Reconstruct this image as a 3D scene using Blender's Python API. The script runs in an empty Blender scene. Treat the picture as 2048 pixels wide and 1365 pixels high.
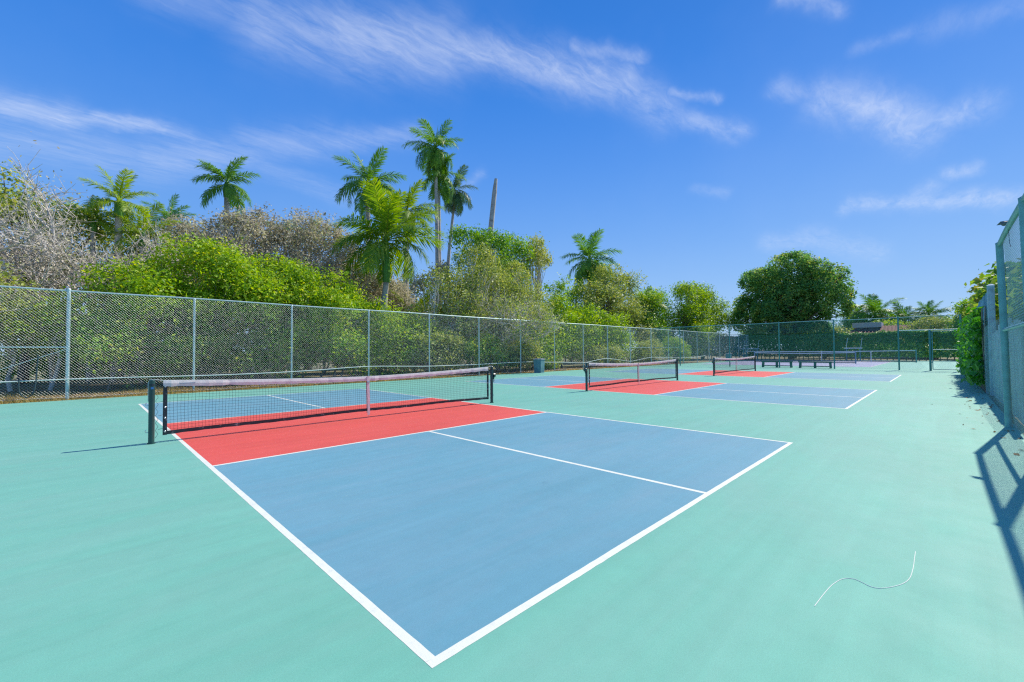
import bpy, bmesh, math, random
import numpy as np
from mathutils import Vector, Matrix

R = math.radians
rng = np.random.default_rng(7)
random.seed(7)
sc = bpy.context.scene
COL = sc.collection

# ------------------------------------------------------------------ camera
cam_d = bpy.data.cameras.new("camera")
cam = bpy.data.objects.new("camera", cam_d)
COL.objects.link(cam)
cam_d.sensor_width = 36.0
cam_d.lens = 862.281 / 2048 * 36.0
cam_d.clip_start = 0.05
cam_d.clip_end = 3000
yaw, pit, rol = 0.787022, 0.023084, -0.006606
fw = Vector((math.cos(yaw) * math.cos(pit), math.sin(yaw) * math.cos(pit), math.sin(pit)))
rt = Vector((math.sin(yaw), -math.cos(yaw), 0))
up = rt.cross(fw)
r2 = rt * math.cos(rol) + up * math.sin(rol)
u2 = -rt * math.sin(rol) + up * math.cos(rol)
M = Matrix((r2, u2, -fw)).transposed().to_4x4()
M.translation = Vector((-1.0522, -1.5414, 1.3260))
cam.matrix_world = M
sc.camera = cam

# ------------------------------------------------------------------ sun, sky, exposure
SUN_EL = R(46)
sun_dir = Vector((math.cos(SUN_EL) * math.cos(R(-8)), math.cos(SUN_EL) * math.sin(R(-8)), math.sin(SUN_EL)))
sl = bpy.data.lights.new("sun", 'SUN')
sl.energy = 4.9
sl.angle = R(0.55)
sl.color = (1.0, 0.935, 0.82)
so = bpy.data.objects.new("sun", sl)
COL.objects.link(so)
so.location = (0, 0, 60)
so.rotation_euler = sun_dir.to_track_quat('Z', 'Y').to_euler()

world = bpy.data.worlds.new("World")
sc.world = world
world.use_nodes = True
wn, wl = world.node_tree.nodes, world.node_tree.links
wn.clear()


def N(t, **kw):
    n = wn.new(t)
    for k, v in kw.items():
        setattr(n, k, v)
    return n


sky = N('ShaderNodeTexSky', sky_type='NISHITA')
sky.sun_disc = False
sky.sun_elevation = SUN_EL
sky.sun_rotation = math.atan2(sun_dir.x, sun_dir.y)
sky.altitude = 0
sky.air_density = 1.0
sky.dust_density = 0.15
sky.ozone_density = 1.0
hsv = N('ShaderNodeHueSaturation')
hsv.inputs['Hue'].default_value = 0.507
hsv.inputs['Saturation'].default_value = 1.02
hsv.inputs['Value'].default_value = 1.0
wl.new(sky.outputs[0], hsv.inputs['Color'])
# clear deep-blue winter air: the same at every azimuth, paler towards the horizon
sepz = N('ShaderNodeSeparateXYZ')
skyramp = N('ShaderNodeValToRGB')
skyramp.color_ramp.interpolation = 'B_SPLINE'
el_ = skyramp.color_ramp.elements
el_[0].position, el_[0].color = 0.0, (0.300, 0.500, 0.800, 1)
el_[1].position, el_[1].color = 1.0, (0.020, 0.120, 0.480, 1)
for p_, c_ in ((0.10, (0.245, 0.455, 0.800)), (0.22, (0.150, 0.375, 0.820)), (0.38, (0.065, 0.270, 0.790)), (0.55, (0.012, 0.190, 0.700)), (0.75, (0.012, 0.150, 0.560))):
    k_ = el_.new(p_)
    k_.color = (*c_, 1)
gain_ = N('ShaderNodeVectorMath', operation='SCALE')
gain_.inputs['Scale'].default_value = 1.0 / 0.15
skymix = N('ShaderNodeMix', data_type='RGBA')
skymix.inputs['Factor'].default_value = 0.90
wl.new(hsv.outputs['Color'], skymix.inputs['A'])
wl.new(skyramp.outputs['Color'], gain_.inputs[0])
wl.new(gain_.outputs[0], skymix.inputs['B'])
bg = N('ShaderNodeBackground')
bg.inputs['Strength'].default_value = 0.15
wo = N('ShaderNodeOutputWorld')
tc = N('ShaderNodeTexCoord')


def vmath(op, a, b=None, out=0):
    n = N('ShaderNodeVectorMath', operation=op)
    for i, x in enumerate((a, b)):
        if x is None:
            continue
        if isinstance(x, (tuple, list, Vector)):
            n.inputs[i].default_value = tuple(x)
        else:
            wl.new(x, n.inputs[i])
    return n.outputs[out]


def fmath(op, a, b=None, c=None, clamp=False):
    n = N('ShaderNodeMath', operation=op)
    n.use_clamp = clamp
    for i, x in enumerate((a, b, c)):
        if x is None:
            continue
        if isinstance(x, (int, float)):
            n.inputs[i].default_value = x
        else:
            wl.new(x, n.inputs[i])
    return n.outputs[0]


def wnoise(vec, scale, detail=4, rough=0.55, stretch=None, dist=0.0):
    if stretch is not None:
        mp = N('ShaderNodeMapping')
        mp.inputs['Rotation'].default_value = stretch[0]
        mp.inputs['Scale'].default_value = stretch[1]
        wl.new(vec, mp.inputs['Vector'])
        vec = mp.outputs[0]
    n = N('ShaderNodeTexNoise')
    n.inputs['Scale'].default_value = scale
    n.inputs['Detail'].default_value = detail
    n.inputs['Roughness'].default_value = rough
    n.inputs['Distortion'].default_value = dist
    wl.new(vec, n.inputs['Vector'])
    return n


# wisps of cirrus: each lies along an arc of the sky between two directions (azimuth, elevation in degrees)
dirv = tc.outputs['Generated']
wl.new(dirv, sepz.inputs[0])
wl.new(sepz.outputs['Z'], skyramp.inputs['Fac'])
w1 = wnoise(dirv, 5.0, 5, 0.6)
w2 = wnoise(dirv, 22.0, 4, 0.6)
warp = vmath('ADD', dirv, vmath('MULTIPLY', vmath('SUBTRACT', w1.outputs['Color'], (0.5, 0.5, 0.5)), (0.035, 0.035, 0.03)))
warp = vmath('ADD', warp, vmath('MULTIPLY', vmath('SUBTRACT', w2.outputs['Color'], (0.5, 0.5, 0.5)), (0.022, 0.022, 0.022)))


def sdir(az, el):
    return Vector((math.cos(R(el)) * math.cos(R(az)), math.cos(R(el)) * math.sin(R(az)), math.sin(R(el))))


WISPS = [
    # (az0, el0), (az1, el1), half width, density
    ((85.5, 33.5), (75.6, 34.2), 0.030, 0.45), ((75.6, 34.2), (66.9, 34.6), 0.050, 0.80), ((66.9, 34.6), (54.5, 35.2), 0.052, 0.90), ((54.5, 35.2), (46.5, 34.9), 0.034, 1.0),
    ((46.5, 34.9), (38, 33.2), 0.034, 1.0), ((38, 33.2), (30.0, 31.0), 0.034, 1.0), ((30.0, 31.0), (25.1, 27.7), 0.030, 0.85), ((25.1, 27.7), (16.8, 24.3), 0.018, 0.7),
    ((97, 20.3), (90.7, 21.2), 0.020, 1.0), ((90.7, 21.2), (84.1, 22.4), 0.011, 0.95), ((84.1, 22.4), (78, 21.2), 0.014, 0.6),
    ((95, 18.0), (85.3, 19.1), 0.030, 0.50), ((85.3, 19.1), (76.5, 21.4), 0.030, 0.62), ((76.5, 22.2), (68.6, 24.3), 0.030, 0.50), ((68.6, 24.3), (57, 26.3), 0.020, 0.6), ((76, 20.5), (66, 18.5), 0.018, 0.35),
    ((36.4, 35.0), (28.1, 33.4), 0.014, 0.65), ((24.5, 29.8), (18.9, 28.2), 0.008, 0.55), ((52, 20.5), (49, 22.5), 0.010, 0.35),
    ((12.5, 27.2), (8.6, 25.2), 0.018, 0.65), ((8.6, 25.2), (5.7, 23.6), 0.030, 0.85), ((5.7, 23.6), (1.3, 20.2), 0.028, 0.95), ((1.3, 20.2), (-2.4, 20.9), 0.020, 0.75),
    ((6.7, 14.6), (1.0, 13.8), 0.012, 0.8), ((1.0, 13.8), (-4.6, 12.9), 0.013, 0.8), ((-0.6, 15.8), (-2.0, 15.8), 0.010, 0.7), ((1.5, 14.6), (0.5, 14.9), 0.013, 0.5),
    ((14.0, 12.3), (8.9, 11.8), 0.017, 0.5), ((8.9, 11.4), (4.8, 9.6), 0.018, 0.4), ((12.1, 34.9), (6.7, 32.2), 0.012, 0.6), ((5.6, 28.6), (0.4, 28.2), 0.010, 0.35), ((0.4, 28.2), (-6, 27.2), 0.016, 0.35), ((21.8, 19.2), (18.5, 18.6), 0.010, 0.35),
    ((130, 28), (112, 25), 0.04, 0.6), ((-30, 30), (-60, 24), 0.05, 0.6), ((170, 35), (140, 40), 0.05, 0.6), ((-100, 30), (-140, 26), 0.05, 0.6),
    ((60, 62), (-10, 58), 0.06, 0.5), ((200, 55), (150, 60), 0.06, 0.5),
]
acc = None
for a0, a1, wd, dn in WISPS:
    a, b = sdir(*a0), sdir(*a1)
    ab = b - a
    rel = vmath('SUBTRACT', warp, a)
    t = fmath('MULTIPLY', vmath('DOT_PRODUCT', rel, ab, 1), 1.0 / ab.length_squared, clamp=True)
    sc_n = N('ShaderNodeVectorMath', operation='SCALE')
    sc_n.inputs[0].default_value = ab
    wl.new(t, sc_n.inputs['Scale'])
    d = vmath('LENGTH', vmath('SUBTRACT', rel, sc_n.outputs[0]), None, 1)
    q = fmath('DIVIDE', d, wd)
    g = fmath('MULTIPLY', fmath('POWER', 2.7183, fmath('MULTIPLY', fmath('MULTIPLY', q, q), -1.0)), dn)
    acc = g if acc is None else fmath('MAXIMUM', acc, g)
# filaments: noise on the flat cloud layer (direction divided by its height), drawn out along the wind
zc = fmath('MAXIMUM', sepz.outputs['Z'], 0.08)
lay = N('ShaderNodeVectorMath', operation='SCALE')
wl.new(warp, lay.inputs[0])
wl.new(fmath('DIVIDE', 1.0, zc), lay.inputs['Scale'])
fib = wnoise(lay.outputs[0], 3.2, 10, 0.66, stretch=((0, 0, 0.50), (0.6, 2.5, 0.3)), dist=0.5)
fib2 = wnoise(lay.outputs[0], 9.0, 8, 0.7, stretch=((0, 0, -0.25), (0.8, 2.2, 0.3)), dist=0.8)
fibs = fmath('ADD', fmath('MULTIPLY', fib.outputs['Fac'], 0.62), fmath('MULTIPLY', fib2.outputs['Fac'], 0.38))
fibv = fmath('MULTIPLY_ADD', fibs, 3.4, -1.25, clamp=True)
big = wnoise(dirv, 2.2, 5, 0.6)
thin = fmath('MULTIPLY', fmath('MULTIPLY_ADD', big.outputs['Fac'], 2.2, -0.95, clamp=True), 0.07)
cloud = fmath('ADD', fmath('MULTIPLY', acc, fmath('MULTIPLY_ADD', fibv, 0.66, 0.16)), thin, clamp=True)
mix = N('ShaderNodeMix', data_type='RGBA')
wl.new(fmath('MULTIPLY', cloud, 0.66), mix.inputs['Factor'])
wl.new(skymix.outputs['Result'], mix.inputs['A'])
mix.inputs['B'].default_value = (5.2, 5.6, 6.4, 1)
wl.new(mix.outputs['Result'], bg.inputs['Color'])
wl.new(bg.outputs[0], wo.inputs['Surface'])

sc.view_settings.view_transform = 'Standard'
sc.view_settings.look = 'None'
sc.view_settings.exposure = 0.12
sc.view_settings.gamma = 1.0
sc.view_settings.use_curve_mapping = False
sc.render.engine = 'CYCLES'
sc.cycles.max_bounces = 7
sc.cycles.diffuse_bounces = 3
sc.cycles.transmission_bounces = 4
sc.cycles.transparent_max_bounces = 8
sc.cycles.use_denoising = False
sc.cycles.pixel_filter_type = 'BLACKMAN_HARRIS'
sc.cycles.filter_width = 1.25
sc.cycles.sample_clamp_indirect = 4.0
sc.cycles.caustics_reflective = False
sc.cycles.caustics_refractive = False


# ------------------------------------------------------------------ materials
def nodes_of(m):
    m.use_nodes = True
    return m.node_tree.nodes, m.node_tree.links, m.node_tree.nodes['Principled BSDF']


def paint(name, col, rough=0.6, var=0.12, scale=3.0, fine=0.06, fscale=60, bump=0.0, bscale=150, spec=0.35, metal=0.0, dirt=None, stain=None):
    """plain coloured surface: large blotches, fine grain, optional dirt and a light bump"""
    m = bpy.data.materials.new(name)
    n, l, b = nodes_of(m)
    t = n.new('ShaderNodeTexCoord')

    def noise(s, d=4, r=0.6):
        k = n.new('ShaderNodeTexNoise')
        k.inputs['Scale'].default_value = s
        k.inputs['Detail'].default_value = d
        k.inputs['Roughness'].default_value = r
        l.new(t.outputs['Object'], k.inputs['Vector'])
        return k
    n1, n2 = noise(scale, 5), noise(fscale, 3)
    mr = n.new('ShaderNodeMapRange')
    mr.inputs['From Min'].default_value = 0.3
    mr.inputs['From Max'].default_value = 0.7
    mr.inputs['To Min'].default_value = 1 - var
    mr.inputs['To Max'].default_value = 1 + var
    l.new(n1.outputs['Fac'], mr.inputs['Value'])
    mr2 = n.new('ShaderNodeMapRange')
    mr2.inputs['From Min'].default_value = 0.3
    mr2.inputs['From Max'].default_value = 0.7
    mr2.inputs['To Min'].default_value = 1 - fine
    mr2.inputs['To Max'].default_value = 1 + fine
    l.new(n2.outputs['Fac'], mr2.inputs['Value'])
    mu = n.new('ShaderNodeMath')
    mu.operation = 'MULTIPLY'
    l.new(mr.outputs[0], mu.inputs[0])
    l.new(mr2.outputs[0], mu.inputs[1])
    vm = n.new('ShaderNodeVectorMath')
    vm.operation = 'SCALE'
    vm.inputs[0].default_value = col
    l.new(mu.outputs[0], vm.inputs['Scale'])
    out = vm.outputs[0]
    for spec_d in ([dirt] if dirt else []) + ([stain] if stain else []):
        dc, ds, lo, hi, amt = spec_d
        nd = noise(ds, 6, 0.65)
        mm = n.new('ShaderNodeMapRange')
        mm.inputs['From Min'].default_value = lo
        mm.inputs['From Max'].default_value = hi
        mm.inputs['To Max'].default_value = amt
        l.new(nd.outputs['Fac'], mm.inputs['Value'])
        mx = n.new('ShaderNodeMix')
        mx.data_type = 'RGBA'
        l.new(mm.outputs[0], mx.inputs['Factor'])
        l.new(out, mx.inputs['A'])
        mx.inputs['B'].default_value = (*dc, 1)
        out = mx.outputs['Result']
    l.new(out, b.inputs['Base Color'])
    b.inputs['Roughness'].default_value = rough
    b.inputs['Metallic'].default_value = metal
    b.inputs['Specular IOR Level'].default_value = spec
    if bump:
        bp = n.new('ShaderNodeBump')
        bp.inputs['Strength'].default_value = bump
        bp.inputs['Distance'].default_value = 0.01
        nb = noise(bscale, 3)
        l.new(nb.outputs['Fac'], bp.inputs['Height'])
        l.new(bp.outputs[0], b.inputs['Normal'])
    return m


def court_paint(name, col, streak=0.05, rough=0.58, sheen=0.17, worn=(0.5, 0.6, 0.6), worn_amt=0.25):
    """acrylic sport-court coating: squeegee streaks, mottling, small scuffs, sandy bump"""
    m = bpy.data.materials.new(name)
    n, l, b = nodes_of(m)
    g = n.new('ShaderNodeNewGeometry')

    def noise(s, d, r, scl=None, dist=0.0):
        k = n.new('ShaderNodeTexNoise')
        k.inputs['Scale'].default_value = s
        k.inputs['Detail'].default_value = d
        k.inputs['Roughness'].default_value = r
        k.inputs['Distortion'].default_value = dist
        src = g.outputs['Position']
        if scl:
            mp = n.new('ShaderNodeMapping')
            mp.inputs['Scale'].default_value = scl
            mp.inputs['Rotation'].default_value = (0, 0, 0.09)
            l.new(src, mp.inputs['Vector'])
            src = mp.outputs[0]
        l.new(src, k.inputs['Vector'])
        return k.outputs['Fac']

    def rangef(v, a, bb, c, d):
        k = n.new('ShaderNodeMapRange')
        for i, x in zip(('From Min', 'From Max', 'To Min', 'To Max'), (a, bb, c, d)):
            k.inputs[i].default_value = x
        l.new(v, k.inputs['Value'])
        return k.outputs[0]

    def mul(a, c):
        k = n.new('ShaderNodeMath')
        k.operation = 'MULTIPLY'
        l.new(a, k.inputs[0])
        l.new(c, k.inputs[1])
        return k.outputs[0]
    f = mul(rangef(noise(0.35, 5, 0.6), 0.3, 0.7, 0.94, 1.06),
            rangef(noise(1.0, 4, 0.6, (0.22, 5.0, 1), 0.8), 0.3, 0.7, 1 - streak, 1 + streak))
    f = mul(f, rangef(noise(140, 2, 0.7), 0.3, 0.7, 0.93, 1.07))
    f = mul(f, rangef(noise(7, 4, 0.7), 0.3, 0.7, 0.965, 1.035))
    vm = n.new('ShaderNodeVectorMath')
    vm.operation = 'SCALE'
    vm.inputs[0].default_value = col
    l.new(f, vm.inputs['Scale'])
    # chalky worn film
    mx = n.new('ShaderNodeMix')
    mx.data_type = 'RGBA'
    l.new(rangef(noise(0.9, 7, 0.7, (0.5, 1.6, 1), 0.5), 0.42, 0.75, 0, worn_amt), mx.inputs['Factor'])
    l.new(vm.outputs[0], mx.inputs['A'])
    mx.inputs['B'].default_value = (*worn, 1)
    # small dark scuffs and ball marks
    vo = n.new('ShaderNodeTexVoronoi')
    vo.inputs['Scale'].default_value = 0.85
    l.new(g.outputs['Position'], vo.inputs['Vector'])
    sp = n.new('ShaderNodeMath')
    sp.operation = 'ADD'
    l.new(vo.outputs['Distance'], sp.inputs[0])
    l.new(rangef(noise(18, 4, 0.7), 0.2, 0.8, -0.035, 0.05), sp.inputs[1])
    mx2 = n.new('ShaderNodeMix')
    mx2.data_type = 'RGBA'
    l.new(rangef(sp.outputs[0], 0.012, 0.05, 0.30, 0.0), mx2.inputs['Factor'])
    l.new(mx.outputs['Result'], mx2.inputs['A'])
    mx2.inputs['B'].default_value = (col[0] * 0.4, col[1] * 0.45, col[2] * 0.45, 1)
    l.new(mx2.outputs['Result'], b.inputs['Base Color'])
    l.new(rangef(noise(2.5, 4, 0.6), 0.3, 0.7, rough - 0.06, rough + 0.06), b.inputs['Roughness'])
    b.inputs['Specular IOR Level'].default_value = 0.17
    b.inputs['Sheen Weight'].default_value = sheen   # dusty, sanded film that pales at a low angle
    b.inputs['Sheen Roughness'].default_value = 0.55
    b.inputs['Sheen Tint'].default_value = (0.80, 0.95, 0.90, 1)
    bp = n.new('ShaderNodeBump')
    bp.inputs['Strength'].default_value = 0.25
    bp.inputs['Distance'].default_value = 0.004
    l.new(noise(260, 3, 0.7), bp.inputs['Height'])
    l.new(bp.outputs[0], b.inputs['Normal'])
    return m


def leaf_mat(name, cols, trans=0.35, rough=0.5, spec=0.3):
    """cols: list of leaf colours; every leaf carries a value 'tint' that picks among them"""
    m = bpy.data.materials.new(name)
    m.use_nodes = True
    n, l = m.node_tree.nodes, m.node_tree.links
    b = n['Principled BSDF']
    at = n.new('ShaderNodeAttribute')
    at.attribute_name = 'tint'
    cr = n.new('ShaderNodeValToRGB')
    e = cr.color_ramp.elements
    e[0].color = (*cols[0], 1)
    e[1].color = (*cols[-1], 1)
    for i, c in enumerate(cols[1:-1]):
        k = e.new((i + 1) / (len(cols) - 1))
        k.color = (*c, 1)
    l.new(at.outputs['Fac'], cr.inputs['Fac'])
    l.new(cr.outputs[0], b.inputs['Base Color'])
    b.inputs['Roughness'].default_value = rough
    b.inputs['Specular IOR Level'].default_value = spec
    tr = n.new('ShaderNodeBsdfTranslucent')
    hs = n.new('ShaderNodeHueSaturation')
    hs.inputs['Hue'].default_value = 0.485
    hs.inputs['Saturation'].default_value = 1.15
    hs.inputs['Value'].default_value = 1.5
    l.new(cr.outputs[0], hs.inputs['Color'])
    l.new(hs.outputs[0], tr.inputs['Color'])
    ms = n.new('ShaderNodeMixShader')
    ms.inputs[0].default_value = trans
    l.new(b.outputs[0], ms.inputs[1])
    l.new(tr.outputs[0], ms.inputs[2])
    l.new(ms.outputs[0], n['Material Output'].inputs['Surface'])
    return m


MAT = {}
MAT['teal'] = court_paint('teal_court_coating', (0.156, 0.440, 0.330), worn=(0.26, 0.42, 0.36), worn_amt=0.34)
MAT['blue'] = court_paint('blue_court_coating', (0.122, 0.315, 0.395), worn=(0.25, 0.33, 0.40), worn_amt=0.34)
MAT['red'] = court_paint('red_court_coating', (0.70, 0.098, 0.078), worn=(0.62, 0.15, 0.12), worn_amt=0.15, sheen=0.03)
MAT['purple'] = court_paint('lilac_court_coating', (0.30, 0.30, 0.46), worn=(0.4, 0.4, 0.46), worn_amt=0.3)
MAT['line'] = paint('white_line_paint', (0.74, 0.76, 0.66), 0.6, 0.05, 1.5, 0.05, 90, 0.15, 200, dirt=((0.45, 0.5, 0.5), 14, 0.52, 0.72, 0.35))
MAT['soil'] = paint('leaf_litter_soil', (0.21, 0.165, 0.095), 0.9, 0.35, 1.2, 0.4, 25, 0.8, 30, dirt=((0.30, 0.25, 0.13), 6, 0.45, 0.6, 0.8), stain=((0.12, 0.16, 0.05), 0.8, 0.45, 0.6, 0.8))
MAT['galv'] = paint('pale_green_galvanised_pipe', (0.55, 0.68, 0.65), 0.42, 0.12, 6, 0.08, 90, 0.05, 80, 0.5, 0.25)
MAT['wire'] = paint('galvanised_chain_wire', (0.66, 0.70, 0.70), 0.4, 0.1, 2, 0.1, 80, spec=0.5, metal=0.2)
MAT['greenpipe'] = paint('green_vinyl_pipe', (0.085, 0.28, 0.26), 0.40, 0.15, 5, 0.08, 80, spec=0.5)
MAT['palewire'] = paint('faded_teal_wire', (0.34, 0.56, 0.56), 0.45, 0.1, 2, 0.1, 80, spec=0.5)
MAT['greenwire'] = paint('green_vinyl_wire', (0.11, 0.36, 0.35), 0.45, 0.1, 2, 0.1, 80, spec=0.5)
MAT['tealpipe'] = paint('weathered_teal_pipe', (0.16, 0.40, 0.41), 0.45, 0.2, 5, 0.1, 80, spec=0.5)
MAT['netpost'] = paint('dark_green_powder_coat', (0.018, 0.070, 0.066), 0.32, 0.12, 8, 0.06, 90, spec=0.55)
MAT['netblack'] = paint('black_net_cord', (0.018, 0.022, 0.024), 0.7, 0.2, 8, 0.2, 60)
MAT['band'] = paint('dark_vinyl_band', (0.022, 0.036, 0.044), 0.45, 0.3, 12, 0.1, 60, dirt=((0.35, 0.37, 0.38), 11, 0.58, 0.68, 0.8))
MAT['tape'] = paint('white_net_tape', (0.76, 0.72, 0.67), 0.65, 0.08, 8, 0.06, 60, 0.3, 40, dirt=((0.52, 0.42, 0.40), 6, 0.52, 0.7, 0.5))
MAT['metal'] = paint('bright_zinc', (0.7, 0.7, 0.7), 0.3, 0.05, 5, 0.05, 60, metal=0.8)
MAT['cable'] = paint('pale_plastic_cable', (0.66, 0.74, 0.68), 0.5, 0.06, 2, 0.05, 50)
MAT['hose'] = paint('dark_rubber_hose', (0.05, 0.085, 0.095), 0.4, 0.2, 5, 0.1, 50)
MAT['bin'] = paint('teal_bin_plastic', (0.14, 0.28, 0.31), 0.5, 0.12, 4, 0.06, 60, dirt=((0.4, 0.45, 0.45), 8, 0.5, 0.75, 0.4))
MAT['binlid'] = paint('grey_bin_lid', (0.30, 0.31, 0.33), 0.45, 0.15, 6, 0.06, 60, dirt=((0.6, 0.6, 0.6), 7, 0.45, 0.6, 0.7))
MAT['bench'] = paint('dark_green_bench_paint', (0.055, 0.155, 0.125), 0.5, 0.2, 6, 0.1, 60)
MAT['string'] = paint('white_string', (0.78, 0.78, 0.72), 0.7, 0.04, 20, 0.05, 90)
MAT['board'] = paint('teal_stained_board', (0.16, 0.40, 0.52), 0.7, 0.25, 3, 0.15, 40, 0.4, 50, dirt=((0.30, 0.34, 0.36), 5, 0.45, 0.7, 0.6))
MAT['greyboard'] = paint('weathered_grey_board', (0.45, 0.60, 0.64), 0.75, 0.2, 3, 0.15, 40, 0.4, 50, dirt=((0.16, 0.22, 0.25), 5, 0.5, 0.7, 0.6))
MAT['trunk'] = paint('pale_palm_trunk', (0.50, 0.46, 0.41), 0.8, 0.18, 1.2, 0.15, 14, 0.5, 12, dirt=((0.18, 0.15, 0.12), 3, 0.5, 0.7, 0.7))
MAT['shaft'] = paint('green_crownshaft', (0.10, 0.26, 0.035), 0.4, 0.15, 2, 0.05, 30)
MAT['bark'] = paint('grey_brown_bark', (0.15, 0.12, 0.095), 0.85, 0.25, 4, 0.2, 25, 0.5, 20)
MAT['twig'] = paint('pale_grey_twig', (0.66, 0.61, 0.54), 0.85, 0.2, 2, 0.2, 20)
MAT['twigdark'] = paint('brown_twig', (0.32, 0.27, 0.22), 0.85, 0.2, 2, 0.2, 20)
MAT['roof'] = paint('red_brown_roof_tile', (0.20, 0.075, 0.055), 0.8, 0.25, 3, 0.2, 20)
MAT['stucco'] = paint('pale_stucco', (0.62, 0.60, 0.60), 0.85, 0.06, 3, 0.05, 40)
MAT['whiteplastic'] = paint('white_painted_steel', (0.72, 0.76, 0.76), 0.5, 0.05, 3, 0.05, 40)
MAT['netblue'] = paint('slate_blue_post_paint', (0.20, 0.29, 0.40), 0.45, 0.1, 4, 0.05, 40)
MAT['lamp'] = paint('grey_lamp_housing', (0.13, 0.15, 0.16), 0.45, 0.1, 8, 0.05, 40)
MAT['stickerblue'] = paint('blue_sticker', (0.05, 0.20, 0.50), 0.4, 0.05, 8, 0.05, 40)
MAT['glass'] = paint('dark_window_glass', (0.03, 0.04, 0.05), 0.1, 0.1, 3, 0.02, 40, spec=0.8)

MAT['L_bright'] = leaf_mat('bright_yellow_green_leaf', [(0.106, 0.220, 0.015), (0.213, 0.395, 0.021), (0.367, 0.556, 0.029), (0.580, 0.600, 0.040)], 0.42)
MAT['L_mid'] = leaf_mat('mid_green_leaf', [(0.078, 0.223, 0.031), (0.169, 0.384, 0.041), (0.336, 0.534, 0.060), (0.595, 0.600, 0.114)], 0.36)
MAT['L_olive'] = leaf_mat('olive_leaf', [(0.138, 0.218, 0.059), (0.252, 0.348, 0.080), (0.414, 0.491, 0.108), (0.552, 0.555, 0.134)], 0.32)
MAT['L_grey'] = leaf_mat('dusty_grey_green_leaf', [(0.256, 0.252, 0.176), (0.407, 0.384, 0.279), (0.600, 0.547, 0.385), (0.544, 0.600, 0.210)], 0.28, 0.7)
MAT['L_dark'] = leaf_mat('dark_green_leaf', [(0.070, 0.212, 0.069), (0.131, 0.321, 0.088), (0.246, 0.423, 0.094), (0.527, 0.507, 0.100)], 0.45, 0.6, 0.2)
MAT['L_hedge'] = leaf_mat('hedge_leaf', [(0.056, 0.178, 0.051), (0.114, 0.293, 0.061), (0.229, 0.432, 0.075)], 0.3, 0.45)
MAT['L_vine'] = leaf_mat('glossy_vine_leaf', [(0.040, 0.171, 0.031), (0.079, 0.307, 0.038), (0.169, 0.461, 0.052)], 0.35, 0.38, 0.5)
MAT['L_seagrape'] = leaf_mat('broad_yellow_green_leaf', [(0.068, 0.182, 0.026), (0.137, 0.286, 0.039), (0.254, 0.416, 0.065), (0.292, 0.260, 0.065)], 0.4, 0.45)
MAT['L_palm'] = leaf_mat('palm_leaflet', [(0.073, 0.204, 0.044), (0.144, 0.336, 0.048), (0.288, 0.493, 0.073)], 0.32, 0.5, 0.25)
MAT['L_palmbright'] = leaf_mat('sunny_palm_leaflet', [(0.100, 0.216, 0.022), (0.198, 0.347, 0.035), (0.380, 0.462, 0.062)], 0.42, 0.5, 0.25)
MAT['L_palmyellow'] = leaf_mat('yellowing_palm_leaflet', [(0.151, 0.280, 0.026), (0.287, 0.437, 0.039), (0.465, 0.542, 0.065)], 0.45, 0.42, 0.4)
MAT['L_palmdark'] = leaf_mat('blue_green_palm_leaflet', [(0.056, 0.136, 0.066), (0.106, 0.215, 0.094), (0.199, 0.305, 0.118)], 0.25, 0.5, 0.25)
MAT['grass'] = leaf_mat('dry_grass_blade', [(0.48, 0.37, 0.13), (0.56, 0.44, 0.18), (0.30, 0.30, 0.08), (0.14, 0.22, 0.04)], 0.4, 0.7)
MAT['litter'] = leaf_mat('dead_leaf', [(0.20, 0.12, 0.06), (0.30, 0.20, 0.11), (0.36, 0.27, 0.16)], 0.15, 0.8)


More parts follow.
